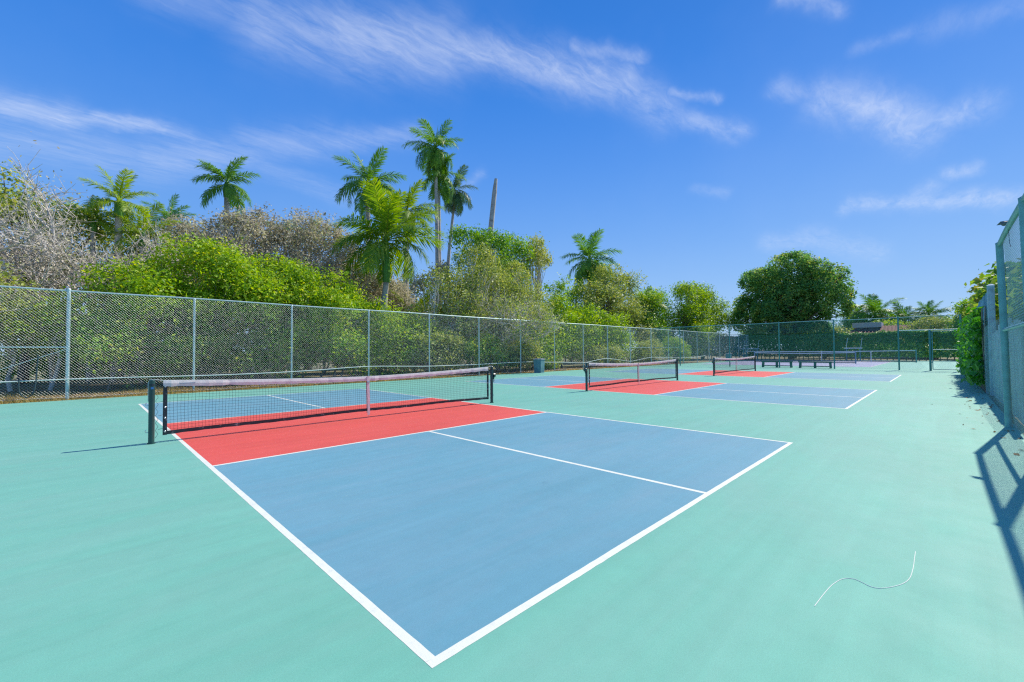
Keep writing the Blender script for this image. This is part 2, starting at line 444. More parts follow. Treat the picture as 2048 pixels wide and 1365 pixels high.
# ------------------------------------------------------------------ mesh helpers
class MB:
    """collects simple solids into one mesh"""

    def __init__(self):
        self.v, self.f, self.sm = [], [], []

    def add(self, verts, faces, smooth=False):
        o = len(self.v)
        self.v += [tuple(p) for p in verts]
        self.f += [tuple(i + o for i in f) for f in faces]
        self.sm += [smooth] * len(faces)
        return self

    def box(self, x0, y0, z0, x1, y1, z1, bev=0.0):
        if bev <= 0:
            v = [(x, y, z) for z in (z0, z1) for y in (y0, y1) for x in (x0, x1)]
            return self.add(v, [(0, 2, 3, 1), (4, 5, 7, 6), (0, 1, 5, 4), (2, 6, 7, 3), (0, 4, 6, 2), (1, 3, 7, 5)])
        b = bev
        bm = bmesh.new()
        bmesh.ops.create_cube(bm, size=1)
        for q in bm.verts:
            q.co = Vector(((x0 + x1) / 2 + q.co.x * (x1 - x0), (y0 + y1) / 2 + q.co.y * (y1 - y0), (z0 + z1) / 2 + q.co.z * (z1 - z0)))
        bmesh.ops.bevel(bm, geom=bm.edges[:], offset=b, segments=2, affect='EDGES', profile=0.6)
        bm.verts.index_update()
        self.add([q.co[:] for q in bm.verts], [[q.index for q in f.verts] for f in bm.faces])
        bm.free()
        return self

    def tube(self, pts, r, n=8, cap=True):
        pts = [Vector(p) for p in pts]
        rad = r if isinstance(r, (list, tuple)) else [r] * len(pts)
        ref = None
        rings = []
        for i, p in enumerate(pts):
            t = (pts[min(i + 1, len(pts) - 1)] - pts[max(i - 1, 0)]).normalized()
            if ref is None:
                ref = Vector((0, 0, 1)) if abs(t.z) < 0.9 else Vector((1, 0, 0))
            a = ref - t * ref.dot(t)
            if a.length < 1e-5:
                a = t.orthogonal()
            a.normalize()
            ref = a
            b = t.cross(a)
            rings.append([p + (a * math.cos(2 * math.pi * k / n) + b * math.sin(2 * math.pi * k / n)) * rad[i] for k in range(n)])
        v = [q for ring in rings for q in ring]
        f = [(i * n + k, i * n + (k + 1) % n, (i + 1) * n + (k + 1) % n, (i + 1) * n + k) for i in range(len(pts) - 1) for k in range(n)]
        self.add(v, f, True)
        if cap:
            o = len(v)
            self.add(rings[0], [tuple(range(n))[::-1]])
            self.add(rings[-1], [tuple(range(n))])
        return self

    def strip(self, pts_a, pts_b):
        """quad strip between two polylines"""
        n = len(pts_a)
        return self.add(list(pts_a) + list(pts_b), [(i, i + 1, n + i + 1, n + i) for i in range(n - 1)])

    def mesh(self, name):
        me = bpy.data.meshes.new(name)
        me.from_pydata(self.v, [], self.f)
        me.polygons.foreach_set('use_smooth', self.sm)
        me.update()
        return me


def link(name, data, mat=None, parent=None):
    o = bpy.data.objects.new(name, data)
    COL.objects.link(o)
    if mat is not None and data is not None and len(data.materials) == 0:
        data.materials.append(MAT[mat])
    if parent is not None:
        o.parent = parent
    return o


def part(name, mb, mat, parent, kind=None):
    o = link(name, mb.mesh(name), mat, parent)
    if kind:
        o['kind'] = kind
    return o


def tag(o, label, cat, group=None):
    o['label'] = label
    o['category'] = cat
    if group:
        o['group'] = group
    return o


def thing(name, label, cat, loc=(0, 0, 0), group=None):
    o = link(name, None)
    o.location = loc
    return tag(o, label, cat, group)


def structure(name, mb, mat):
    o = link(name, mb.mesh(name), mat)
    o['kind'] = 'structure'
    return o


def np_mesh(name, V, F, tint=None, smooth=False):
    """V (n,3); F (m,k) constant k"""
    me = bpy.data.meshes.new(name)
    V = np.ascontiguousarray(V, dtype=np.float32)
    F = np.ascontiguousarray(F, dtype=np.int32)
    k = F.shape[1]
    me.vertices.add(len(V))
    me.vertices.foreach_set('co', V.ravel())
    me.loops.add(F.size)
    me.loops.foreach_set('vertex_index', F.ravel())
    me.polygons.add(len(F))
    me.polygons.foreach_set('loop_start', np.arange(0, F.size, k, dtype=np.int32))
    try:
        me.polygons.foreach_set('loop_total', np.full(len(F), k, dtype=np.int32))
    except Exception:
        pass
    if smooth:
        me.polygons.foreach_set('use_smooth', np.ones(len(F), dtype=bool))
    me.update(calc_edges=True)
    if tint is not None:
        at = me.attributes.new('tint', 'FLOAT', 'FACE')
        at.data.foreach_set('value', np.ascontiguousarray(tint, dtype=np.float32))
    return me


def unit(a):
    return a / np.maximum(np.linalg.norm(a, axis=-1, keepdims=True), 1e-9)


def segs(A, B, ra, rb, n=3):
    """open prisms between point pairs, all in one array mesh"""
    A, B = np.asarray(A, float), np.asarray(B, float)
    m = len(A)
    ra = np.broadcast_to(np.asarray(ra, float), (m,))
    rb = np.broadcast_to(np.asarray(rb, float), (m,))
    t = unit(B - A)
    ref = np.where(np.abs(t[:, 2:3]) < 0.9, np.array([[0, 0, 1.0]]), np.array([[1.0, 0, 0]]))
    a = unit(np.cross(t, ref))
    b = np.cross(t, a)
    V = np.empty((m, 2 * n, 3))
    for k in range(n):
        c, s = math.cos(2 * math.pi * k / n), math.sin(2 * math.pi * k / n)
        d = a * c + b * s
        V[:, k] = A + d * ra[:, None]
        V[:, n + k] = B + d * rb[:, None]
    q = np.array([[k, (k + 1) % n, n + (k + 1) % n, n + k] for k in range(n)])
    F = (np.arange(m)[:, None, None] * 2 * n + q[None]).reshape(-1, 4)
    return V.reshape(-1, 3), F


def leaves(P, Nrm, size, aspect=0.5, fold=0.25, droop=0.2, r=rng):
    """folded rhombic leaves: P centres, Nrm face normals"""
    m = len(P)
    size = np.broadcast_to(np.asarray(size, float), (m,)) * r.uniform(0.5, 1.5, m)
    t = r.normal(size=(m, 3))
    t[:, 2] -= droop
    t = unit(t - Nrm * (t * Nrm).sum(1, keepdims=True))
    b = np.cross(Nrm, t)
    L = size[:, None] * 0.5
    W = L * aspect
    V = np.empty((m, 4, 3))
    V[:, 0] = P - t * L
    V[:, 1] = P + b * W - t * L * 0.1 + Nrm * W * fold
    V[:, 2] = P + t * L
    V[:, 3] = P - b * W - t * L * 0.1 + Nrm * W * fold
    F = (np.arange(m)[:, None, None] * 4 + np.array([[0, 1, 2], [0, 2, 3]])[None]).reshape(-1, 3)
    return V.reshape(-1, 3), F


def crown(name, blobs, clumps, per, rc, leaf, mat, parent, lower=-0.6, aspect=0.5, up_w=0.5, rough=0.16, inner=0.3, flat=0.7, tint_mid=0.5, seed=1, shoots=0.0, part_name='crown', out_w=0.6, zmin=0.05, lobes=0, core_f=0.68, gap=-0.55, gap_s=0.9):
    """leaf clumps spread over and inside a union of ellipsoids (cx,cy,cz,rx,ry,rz)"""
    r = np.random.default_rng(seed)
    B = np.array(blobs, float)
    if lobes:
        ar = B[:, 3] * B[:, 5] + B[:, 4] * B[:, 5] + B[:, 3] * B[:, 4]
        li = r.choice(len(B), lobes, p=ar / ar.sum())
        ld = unit(r.normal(size=(lobes, 3)))
        ld[:, 2] = np.where(ld[:, 2] < lower, -ld[:, 2], ld[:, 2])
        lr = (B[li, 3:].min(axis=1) * r.uniform(0.24, 0.52, lobes))[:, None]
        lc = B[li, :3] + ld * (B[li, 3:] - lr * 0.75) * r.uniform(0.82, 1.06, lobes)[:, None]
        small = np.concatenate([lc, lr * np.array([[1.15, 1.15, 0.85]])], axis=1)
        small = small[small[:, 2] > zmin]
        core = B.copy()
        core[:, 3:] *= core_f
        B = np.concatenate([small, core])
    area = (B[:, 3] * B[:, 5] + B[:, 4] * B[:, 5] + B[:, 3] * B[:, 4])
    k = int(clumps * 3.0)
    bi = r.choice(len(B), k, p=area / area.sum())
    d = unit(r.normal(size=(k, 3)))
    d[:, 2] = np.where(d[:, 2] < lower, -d[:, 2], d[:, 2])
    fac = np.where(r.random(k) < inner, r.uniform(0.35, 0.85, k), r.uniform(0.86, 1.0, k) + r.normal(0, rough * 0.6, k))
    fac += rough * np.abs(r.normal(size=k)) * (r.random(k) < shoots) * 2.2
    C = B[bi, :3] + d * B[bi, 3:] * fac[:, None]
    inside = np.zeros(k, bool)
    for j in range(len(B)):
        q = (C - B[j, :3]) / np.maximum(B[j, 3:], 1e-3)
        inside |= ((q * q).sum(1) < 0.55) & (bi != j)
    ph = r.uniform(0, 6.28, 6)
    w_ = gap_s
    fld = np.sin(C[:, 0] * 2.3 * w_ + ph[0] + 1.3 * np.sin(C[:, 2] * 1.7 * w_ + ph[1])) + np.sin(C[:, 2] * 2.9 * w_ + ph[2] + 1.1 * np.sin(C[:, 1] * 2.1 * w_ + ph[3])) + np.sin(C[:, 1] * 2.6 * w_ + ph[4] + C[:, 0] * 0.9 * w_)
    keep = (~inside | (r.random(k) < 0.2)) & (C[:, 2] > zmin) & ((fld > gap) | (r.random(k) < 0.25))
    C, d = C[keep][:clumps], d[keep][:clumps]
    m = len(C)
    cr_ = rc * r.uniform(0.55, 1.45, m)
    cnt = per
    off = np.clip(r.normal(size=(m, cnt, 3)), -1.7, 1.7) * cr_[:, None, None]
    out = unit(d * np.array([1, 1, 0.9]))
    off -= out[:, None, :] * (off * out[:, None, :]).sum(2, keepdims=True) * (1 - flat)
    P = (C[:, None, :] + off).reshape(-1, 3)
    nr = out[:, None, :] * out_w + np.array([0, 0, up_w]) + r.normal(size=(m, cnt, 3)) * 0.62
    nr = unit(nr.reshape(-1, 3))
    tint = np.clip(np.repeat(r.normal(tint_mid, 0.2, m), cnt) + r.normal(0, 0.16, m * cnt), 0, 1)
    ok = P[:, 2] > zmin
    P, nr, tint = P[ok], nr[ok], tint[ok]
    V, F = leaves(P, nr, leaf, aspect, r=r)
    o = link(part_name, np_mesh(name + '_leaves', V, F, np.repeat(tint, 2)), mat, parent)
    return o, C


def limbs(name, base, tops, r0, mat, parent, seed=1, sides=5, split=0.45, part_name='trunk', wob=0.12, rt_=0.012, stems=1, spread=0.3):
    """trunk that forks into limbs reaching towards the clump centres 'tops'"""
    r = np.random.default_rng(seed)
    S = [([], [], [], []) for _ in range(stems)]
    base = np.array(base, float)
    tops = np.asarray(tops, float)
    zt = tops[:, 2].max()
    forks = []
    for s in range(stems):
        A, B, ra, rb = S[s]
        off = np.array([r.uniform(-1.8, 1.8) * spread, r.uniform(-0.5, 0.5) * min(spread, 1.0), 0]) if stems > 1 else np.zeros(3)
        fk = base + off * 1.15 + np.array([0, 0, (zt - base[2]) * split * r.uniform(0.8, 1.15)]) + np.array([r.normal(0, .2), r.normal(0, .2), 0])
        prev = base + off
        for i in range(1, 5):
            p = (base + off) * (1 - i / 4) + fk * i / 4 + np.array([r.normal(0, wob), r.normal(0, wob), 0]) * (0 if i == 4 else 1)
            A.append(prev); B.append(p)
            ra.append(r0 * (1.15 - 0.12 * i)); rb.append(r0 * (1.15 - 0.12 * (i + 1)))
            prev = p
        forks.append((base + off, fk, s))
    for t in tops:
        sb_, fk, si = min(forks, key=lambda q: np.linalg.norm((q[1] - t)[:2]) + r.uniform(0, 0.4))
        A, B, ra, rb = S[si]
        lo = r.uniform(0.45, 1.0)
        st = sb_ + (fk - sb_) * lo
        prev = st
        n = 5
        ln = np.linalg.norm(t - st)
        sag = np.array([0, 0, ln * 0.06])
        rr = r0 * r.uniform(0.22, 0.42)
        for i in range(1, n + 1):
            u = i / n
            p = st * (1 - u) + t * u + sag * math.sin(u * math.pi) + r.normal(0, wob * 0.8, 3) * (u < 1)
            A.append(prev); B.append(p)
            ra.append(rr * (1 - (i - 1) / n) + rt_); rb.append(rr * (1 - i / n) + rt_)
            prev = p
    for A, B, ra, rb in S:
        V, F = segs(A, B, ra, rb, sides)
        o = link(part_name, np_mesh(name + '_wood', V, F, smooth=True), mat, parent)
    return o


def twiggy(base, height, radius, seed, levels=4, kids=(7, 6, 5, 5), r0=0.07, upb=0.25, first=0.25, ysq=1.0):
    """a twig fractal; returns arrays of segments and the twig tips"""
    r = np.random.default_rng(seed)
    P = np.array([base], float)
    D = np.array([[0.05, 0.0, 1.0]])
    Ln = np.array([height * first])
    Rd = np.array([r0])
    As, Bs, Ra, Rb = [], [], [], []
    tips = None
    for lv in range(levels + 1):
        nseg = 3
        p = P.copy()
        d = D.copy()
        pts = [p]
        for s in range(nseg):
            d = unit(d + r.normal(0, 0.16, d.shape) + np.array([0, 0, 0.04]))
            q = p + d * (Ln / nseg)[:, None]
            As.append(p); Bs.append(q)
            Ra.append(Rd * (1 - 0.22 * s)); Rb.append(Rd * (1 - 0.22 * (s + 1)))
            p = q
            pts.append(q)
        pts = np.stack(pts)
        tips = p
        if lv == levels:
            break
        k = kids[lv]
        m = len(P)
        u = r.uniform(0.35 if lv else 0.55, 1.0, (m, k)) * nseg
        i0 = np.minimum(u.astype(int), nseg - 1)
        fr = (u - i0)[..., None]
        idx = np.arange(m)[:, None]
        S = pts[i0, idx] * (1 - fr) + pts[i0 + 1, idx] * fr
        ax = r.normal(size=(m, k, 3))
        ax[..., 2] *= 0.6
        nd = unit(D[:, None, :] * (0.55 if lv else 0.35) + unit(ax) * 0.9 + np.array([0, 0, upb]))
        nd[..., 1] *= ysq
        P = S.reshape(-1, 3)
        D = unit(nd.reshape(-1, 3))
        base_l = radius * [0.62, 0.42, 0.26, 0.16, 0.1][lv]
        Ln = base_l * r.uniform(0.6, 1.3, len(P))
        Rd = np.repeat(Rd, k) * 0.56
    return np.concatenate(As), np.concatenate(Bs), np.concatenate(Ra), np.concatenate(Rb), tips


def twig_tree(name, label, cat, base, height, radius, seed, mat_twig, leaf_m, nleaf, leaf, group=None, kids=(8, 6, 5, 5), r0=0.07, first=0.25, ysq=1.0, rmin=0.006, upb=0.25, lsp=0.22):
    t = thing(name, label, cat, base, group)
    A, B, ra, rb, tips = twiggy((0, 0, 0), height, radius, seed, 4, kids, r0, upb, first, ysq)
    sel = (A[:, 2] > -0.05) & (B[:, 2] > 0.0)
    V, F = segs(A[sel], B[sel], np.maximum(ra[sel], rmin), np.maximum(rb[sel], rmin * 0.7), 3)
    link('branches', np_mesh(name + '_twigs', V, F), mat_twig, t)
    r = np.random.default_rng(seed + 5)
    if nleaf:
        tp = tips[tips[:, 2] > 0.2]
        P = tp[r.integers(0, len(tp), nleaf)] + r.normal(0, lsp, (nleaf, 3))
        nr = unit(r.normal(size=(nleaf, 3)) + np.array([0, 0, 0.7]))
        V, F = leaves(P, nr, leaf, 0.55, r=r)
        tint = np.clip(r.normal(0.5, 0.28, nleaf), 0, 1)
        link('crown', np_mesh(name + '_leaves', V, F, np.repeat(tint, 2)), leaf_m, t)
    return t


# ------------------------------------------------------------------ ground and court
g = MB()
g.add([(-600, -600, -0.03), (900, -600, -0.03), (900, 900, -0.03), (-600, 900, -0.03)], [(0, 1, 2, 3)])
structure('ground', g, 'soil')

CX0, CX1, CY0, CY1 = -14.0, 63.0, -2.36, 16.22
g = MB()
g.box(CX0, CY0, -0.2, CX1, CY1, 0.0)
structure('court_surface', g, 'teal')

W, L, K, LW = 6.096, 13.411, 2.134, 0.05
YK, YF = L / 2 - K, L / 2 + K


def sheet(mb, x0, y0, x1, y1, z):
    nx = max(1, int((x1 - x0) / 1.0))
    ny = max(1, int((y1 - y0) / 1.0))
    v = [(x0 + (x1 - x0) * i / nx, y0 + (y1 - y0) * j / ny, z) for j in range(ny + 1) for i in range(nx + 1)]
    f = [(j * (nx + 1) + i, j * (nx + 1) + i + 1, (j + 1) * (nx + 1) + i + 1, (j + 1) * (nx + 1) + i) for j in range(ny) for i in range(nx)]
    return mb.add(v, f)


def line(mb, x0, y0, x1, y1, z, r, amp=0.0022, step=0.06):
    """painted line with hand-taped, very slightly wavering edges"""
    along_x = (x1 - x0) > (y1 - y0)
    ln = (x1 - x0) if along_x else (y1 - y0)
    n = max(2, int(ln / step))
    wa = np.cumsum(r.normal(0, 1, n + 1)); wa = (wa - np.linspace(wa[0], wa[-1], n + 1)); wa /= max(1e-6, np.abs(wa).max())
    wb = np.cumsum(r.normal(0, 1, n + 1)); wb = (wb - np.linspace(wb[0], wb[-1], n + 1)); wb /= max(1e-6, np.abs(wb).max())
    ja, jb = r.normal(0, amp * 0.25, n + 1), r.normal(0, amp * 0.25, n + 1)
    a, b = [], []
    for i in range(n + 1):
        u = i / n
        if along_x:
            a.append((x0 + ln * u, y0 + wa[i] * amp + ja[i], z)); b.append((x0 + ln * u, y1 + wb[i] * amp + jb[i], z))
        else:
            b.append((x0 + wa[i] * amp + ja[i], y0 + ln * u, z)); a.append((x1 + wb[i] * amp + jb[i], y0 + ln * u, z))
    return mb.strip(a, b)


def pickleball_court(ox, rr):
    root = link('pickleball_court', None)
    root.location = (ox, 0, 0)
    root['kind'] = 'structure'
    for y0, y1 in ((0, YK), (YF, L)):
        part('service_area', sheet(MB(), 0.02, y0 + 0.02, W - 0.02, y1 - 0.02, 0.0003), 'blue', root)
    part('kitchen_area', sheet(MB(), 0.02, YK + 0.0, W - 0.02, YF, 0.0005), 'red', root)
    for y in (0, L - LW):
        part('baseline', line(MB(), 0, y, W, y + LW, 0.0010, rr), 'line', root)
    for x in (0, W - LW):
        part('sideline', line(MB(), x, LW, x + LW, L - LW, 0.0009, rr), 'line', root)
    for y in (YK - LW, YF):
        part('kitchen_line', line(MB(), LW, y, W - LW, y + LW, 0.00085, rr), 'line', root)
    for y0, y1 in ((LW, YK - LW), (YF + LW, L - LW)):
        part('centerline', line(MB(), W / 2 - LW / 2, y0, W / 2 + LW / 2, y1, 0.0008, rr), 'line', root)


COURTS = (0.0, 10.90, 21.85)
for i, ox in enumerate(COURTS):
    pickleball_court(ox, np.random.default_rng(40 + i))

# lilac courts beyond the end fence
far = link('far_court', None)
far['kind'] = 'structure'
part('court_area', sheet(MB(), 39.0, 2.2, 60.5, 14.6, 0.004), 'purple', far)
for y in (2.2, 4.2, 12.6, 14.55):
    part('sideline', line(MB(), 39.0, y, 60.5, y + LW, 0.0085, rng), 'line', far)
for x in (39.0, 60.45):
    part('baseline', line(MB(), x, 2.2, x + LW, 14.6, 0.009, rng), 'line', far)
part('service_line', line(MB(), 43.5, 4.25, 43.55, 12.6, 0.0095, rng), 'line', far)


# ------------------------------------------------------------------ pickleball nets
YN = L / 2
PX0, PX1 = -0.32, 6.42     # post centres


def tape_z(x):
    u = (x - PX0) / (PX1 - PX0)
    return 0.915 - 0.098 * (1 - abs(2 * u - 1) ** 1.6)


def net_bottom(x, ph=0.0):
    u = (x + 0.15) / 6.4
    return 0.135 + 0.022 * math.sin(u * math.pi) + 0.006 * math.sin(u * 17 + ph)


def pickleball_net(ox, label, crank_right, ph):
    t = thing('pickleball_net', label, 'net', (ox, YN, 0), 'nets across the pickleball courts')
    for px, side in ((PX0, -1), (PX1, 1)):
        mb = MB()
        mb.tube([(px, 0, 0), (px, 0, 0.925)], 0.037, 20)
        mb.tube([(px, 0, 0.925), (px, 0, 0.933)], [0.037, 0.03], 20)
        mb.tube([(px, 0, 0.0), (px, 0, 0.012)], 0.05, 20)
        po = part('post', mb, 'netpost', t)
        # pulley slot, hooks on the outer side
        part('collar', MB().tube([(px, 0, 0.85), (px, 0, 0.875)], 0.0395, 20), 'band', po)
        for hz in (0.17, 0.56):
            part('hook', MB().tube([(px + side * 0.036, 0, hz), (px + side * 0.065, 0, hz), (px + side * 0.072, 0, hz + 0.03), (px + side * 0.055, 0, hz + 0.04)], 0.005, 6), 'metal', po)
    # headband and its cable
    xs = np.linspace(-0.19, 6.29, 70)
    z = [tape_z(x) for x in xs]
    rr = np.random.default_rng(int(ox * 10) + 3)
    w1 = rr.normal(0, 0.002, 70)
    mb = MB()
    for yy in (-0.007, 0.007):
        A = [(x, yy + w, zz + 0.012) for x, zz, w in zip(xs, z, w1)]
        B = [(x, yy * 1.7 + w, zz - 0.074 + w * 1.5) for x, zz, w in zip(xs, z, w1)]
        Mi = [(x, yy * 2.2 + w, zz - 0.03) for x, zz, w in zip(xs, z, w1)]
        if yy < 0:
            mb.strip(B, Mi); mb.strip(Mi, A)
        else:
            mb.strip(Mi, B); mb.strip(A, Mi)
    A = [(x, -0.007 + w, zz + 0.012) for x, zz, w in zip(xs, z, w1)]
    B = [(x, 0.007 + w, zz + 0.012) for x, zz, w in zip(xs, z, w1)]
    mb.strip(A, B)
    part('headband', mb, 'tape', t)
    part('brand_mark', MB().box(0.02, -0.0185, 0.862, 0.20, -0.0165, 0.872).box(0.0, -0.0185, 0.860, 0.014, -0.0165, 0.876), 'netblue', t)
    part('sticker', MB().box(PX0 - 0.016, -0.0392, 0.80, PX0 + 0.016, -0.0372, 0.83), 'stickerblue', t)
    s_ = -1
    cz = [(PX0 + s_ * 0.042, 0, 0.62), (PX0 + s_ * 0.042, 0, 0.90), (PX0 + s_ * 0.02, 0, 0.938), (PX0 + 0.05, 0, 0.935)] + [(x, 0, tape_z(x) + 0.013) for x in np.linspace(-0.2, 6.3, 30)] + [(PX1, 0, 0.938)]
    part('cable', MB().tube(cz, 0.0042, 6), 'cable', t)
    # mesh
    A, B = [], []
    xv = np.arange(-0.15, 6.27, 0.0445)
    for x in xv:
        zt, zb = tape_z(x) - 0.068, net_bottom(x, ph)
        pz = np.linspace(zb, zt, 5)
        yo = [0.012 * math.sin(x * 2.1 + ph + q * 2) * math.sin(math.pi * (q - zb) / (zt - zb)) for q in pz]
        for a in range(4):
            A.append((x + 0.004 * math.sin(pz[a] * 9 + x * 3), yo[a], pz[a])); B.append((x + 0.004 * math.sin(pz[a + 1] * 9 + x * 3), yo[a + 1], pz[a + 1]))
    nr = 15
    for k in range(nr + 1):
        pts = []
        for x in xv[::2]:
            zt, zb = tape_z(x) - 0.068, net_bottom(x, ph)
            q = zb + (zt - zb) * k / nr
            pts.append((x, 0.012 * math.sin(x * 2.1 + ph + q * 2) * math.sin(math.pi * k / nr), q))
        A += pts[:-1]; B += pts[1:]
    V, F = segs(A, B, 0.0018, 0.0018, 3)
    o = link('net_mesh', np_mesh('net_mesh', V, F), 'netblack', t)
    o['kind'] = 'stuff'
    # side bands, bottom band, centre strap
    for x in (-0.165, 6.285):
        sb = part('side_band', MB().box(x - 0.026, -0.008, net_bottom(x, ph) - 0.03, x + 0.026, 0.008, tape_z(x) - 0.03, 0.004), 'band', t)
        for gz in (0.16, 0.36, 0.52, 0.83):
            part('grommet', MB().tube([(x, -0.0085, gz), (x, -0.0115, gz)], [0.014, 0.011], 10), 'metal', sb)
    xs = np.linspace(-0.14, 6.27, 70)
    mb = MB()
    for yy in (-0.008, 0.008):
        A = [(x, yy, net_bottom(x, ph) + 0.028) for x in xs]
        B = [(x, yy, net_bottom(x, ph) - 0.024 + 0.003 * math.sin(x * 23)) for x in xs]
        mb.strip(B, A) if yy < 0 else mb.strip(A, B)
    part('bottom_band', mb, 'band', t)
    cx = 3.05
    zt = tape_z(cx)
    mb = MB()
    for yy, zl in ((-0.022, 0.055), (0.022, 0.10)):
        zz = np.linspace(zt + 0.014, zl, 14)
        lean = [0.006 * math.sin(q * 6 + ph) for q in zz]
        mb.box(0, 0, 0, 0, 0, 0) if False else None
        for sgn in (0, 1):
            yq = yy + (0.004 if sgn else 0)
            A = [(cx - 0.026 + e, yq, q) for q, e in zip(zz, lean)]
            B = [(cx + 0.026 + e, yq, q) for q, e in zip(zz, lean)]
            mb.strip(A, B) if sgn else mb.strip(B, A)
    mb.box(cx - 0.026, -0.022, zt + 0.012, cx + 0.026, 0.026, zt + 0.017)
    st = part('center_strap', mb, 'tape', t)
    part('buckle', MB().box(cx - 0.029, -0.03, zt - 0.115, cx + 0.029, -0.0225, zt - 0.085, 0.003), 'metal', st)
    part('anchor', MB().tube([(cx, 0, 0.006), (cx, -0.008, 0.03), (cx, -0.016, 0.07)], 0.006, 6), 'metal', st)
    # zig-zag lacing between post and side band
    for px, bx in ((PX0 + 0.04, -0.19), (PX1 - 0.04, 6.31)):
        dx = 0.034 if bx > px else -0.034
        pts = []
        for k, q in enumerate(np.linspace(0.08, 0.84, 15)):
            pts.append((px + (dx if k % 2 else 0.002), -0.02, q))
        mb = MB().tube(pts, 0.0028, 5)
        for q in (0.20, 0.40, 0.60):
            mb.tube([(px + dx, -0.02, q), (bx, -0.006, q + 0.01)], 0.0028, 5)
        part('lacing', mb, 'hose', t)
    # winch
    px, sd = (PX1, 1) if crank_right else (PX0, -1)
    x0 = px + sd * 0.036
    mb = MB().tube([(x0, 0, 0.70), (x0 + sd * 0.055, 0, 0.70)], 0.06, 18).tube([(x0 + sd * 0.055, 0, 0.70), (x0 + sd * 0.075, 0, 0.70)], [0.06, 0.03], 18)
    mb.box(min(x0, x0 + sd * 0.02), -0.03, 0.60, max(x0, x0 + sd * 0.02), 0.03, 0.79, 0.004)
    wi = part('winch', mb, 'netpost', t)
    part('handle', MB().tube([(x0 + sd * 0.03, -0.01, 0.66), (x0 + sd * 0.038, -0.012, 0.57), (x0 + sd * 0.02, -0.012, 0.53), (x0 + sd * 0.055, -0.014, 0.525)], 0.007, 8), 'netpost', wi)
    return t


pickleball_net(COURTS[0], 'nearest pickleball net with white tape, center strap and dark green posts', True, 0.3)
pickleball_net(COURTS[1], 'pickleball net across the middle court, in front of the teal trash bin', False, 1.7)
pickleball_net(COURTS[2], 'farthest of the three pickleball nets, left of the dark benches', False, 2.9)


# ------------------------------------------------------------------ chain link fences
def chain(length, z0, z1, pitch=0.074, nz=8, wob=0.006):
    """wires of a chain-link fabric in the local x-z plane"""
    H = z1 - z0
    zz = np.linspace(0, H, nz + 1)
    A, B = [], []
    for sgn in (1, -1):
        s0 = np.arange(-H if sgn > 0 else 0, length + (0 if sgn > 0 else H), pitch)
        for j in range(nz):
            a = s0 + sgn * zz[j]
            b = s0 + sgn * zz[j + 1]
            ta, tb = np.zeros_like(a), np.ones_like(b)
            ok = (np.minimum(a, b) >= 0) & (np.maximum(a, b) <= length)
            a, b = a[ok], b[ok]
            y = np.full_like(a, 0.0025 * sgn)
            A.append(np.stack([a, y + wob * np.sin(a * 1.3 + zz[j] * 2), np.full_like(a, z0 + zz[j])], 1))
            B.append(np.stack([b, y + wob * np.sin(b * 1.3 + zz[j + 1] * 2), np.full_like(b, z0 + zz[j + 1])], 1))
    return np.concatenate(A), np.concatenate(B)


def add_post(parent, x, y, h, r, mat, cap=True, ties=False):
    mb = MB().tube([(0, 0, -0.1), (0, 0, h)], r, 14)
    if cap:
        mb.tube([(0, 0, h), (0, 0, h + 0.025), (0, 0, h + 0.05)], [r * 1.12, r * 1.05, r * 0.4], 14)
    o = part('post', mb, mat, parent)
    o.location = (x, y, 0)
    if ties:
        for cz in np.arange(0.3, h - 0.1, 0.36):
            k = part('tie', MB().tube([(0, 0, cz - 0.006), (0, 0, cz + 0.006)], r * 1.13, 10), 'metal', o)
    return o


FY = 16.62
FH = 3.19
left_posts = [-10.4, -7.4, -4.4, -1.35, 1.66, 4.79, 8.01, 11.22, 14.47, 17.78, 21.0, 24.2, 27.35, 30.7, 34.25, 37.6, 40.9, 44.2, 47.4, 50.6, 53.8, 57.0, 60.2]
lf = thing('chain_link_fence', 'long pale chain link fence along the bushes on the left', 'fence', (0, FY, 0))
for x in left_posts:
    big = x in (-1.35, 34.25)
    add_post(lf, x, 0.0, FH + (0.02 if big else -0.03), 0.044 if big else 0.033, 'galv', ties=(-5 < x < 12))
A, B = chain(72.0, 0.04, FH - 0.03, 0.076, 8)
A[:, 0] -= 11.0; B[:, 0] -= 11.0
A[:, 1] -= 0.045; B[:, 1] -= 0.045
V, F = segs(A, B, 0.0017, 0.0017, 3)
o = link('chain_mesh', np_mesh('chain_mesh', V, F), 'wire', lf)
o['kind'] = 'stuff'
part('top_rail', MB().tube([(x, 0.0, FH + 0.008 * math.sin(x * 0.8)) for x in np.arange(-11, 61.1, 1.0)], 0.024, 10), 'galv', lf)
part('mid_rail', MB().tube([(-4.4, 0.0, 1.52), (-1.35, 0.0, 1.52)], 0.020, 10), 'galv', lf)
part('truss_rod', MB().tube([(-4.4, -0.03, 0.12), (-1.37, -0.03, 1.47)], 0.008, 8), 'galv', lf)
part('mid_rail', MB().tube([(30.7, 0.0, 1.55), (34.25, 0.0, 1.55)], 0.020, 10), 'galv', lf)
part('tension_wire', MB().tube([(x, -0.05, 0.06 + 0.01 * math.sin(x * 2)) for x in np.arange(-11, 61, 0.5)], 0.004, 6), 'wire', lf)

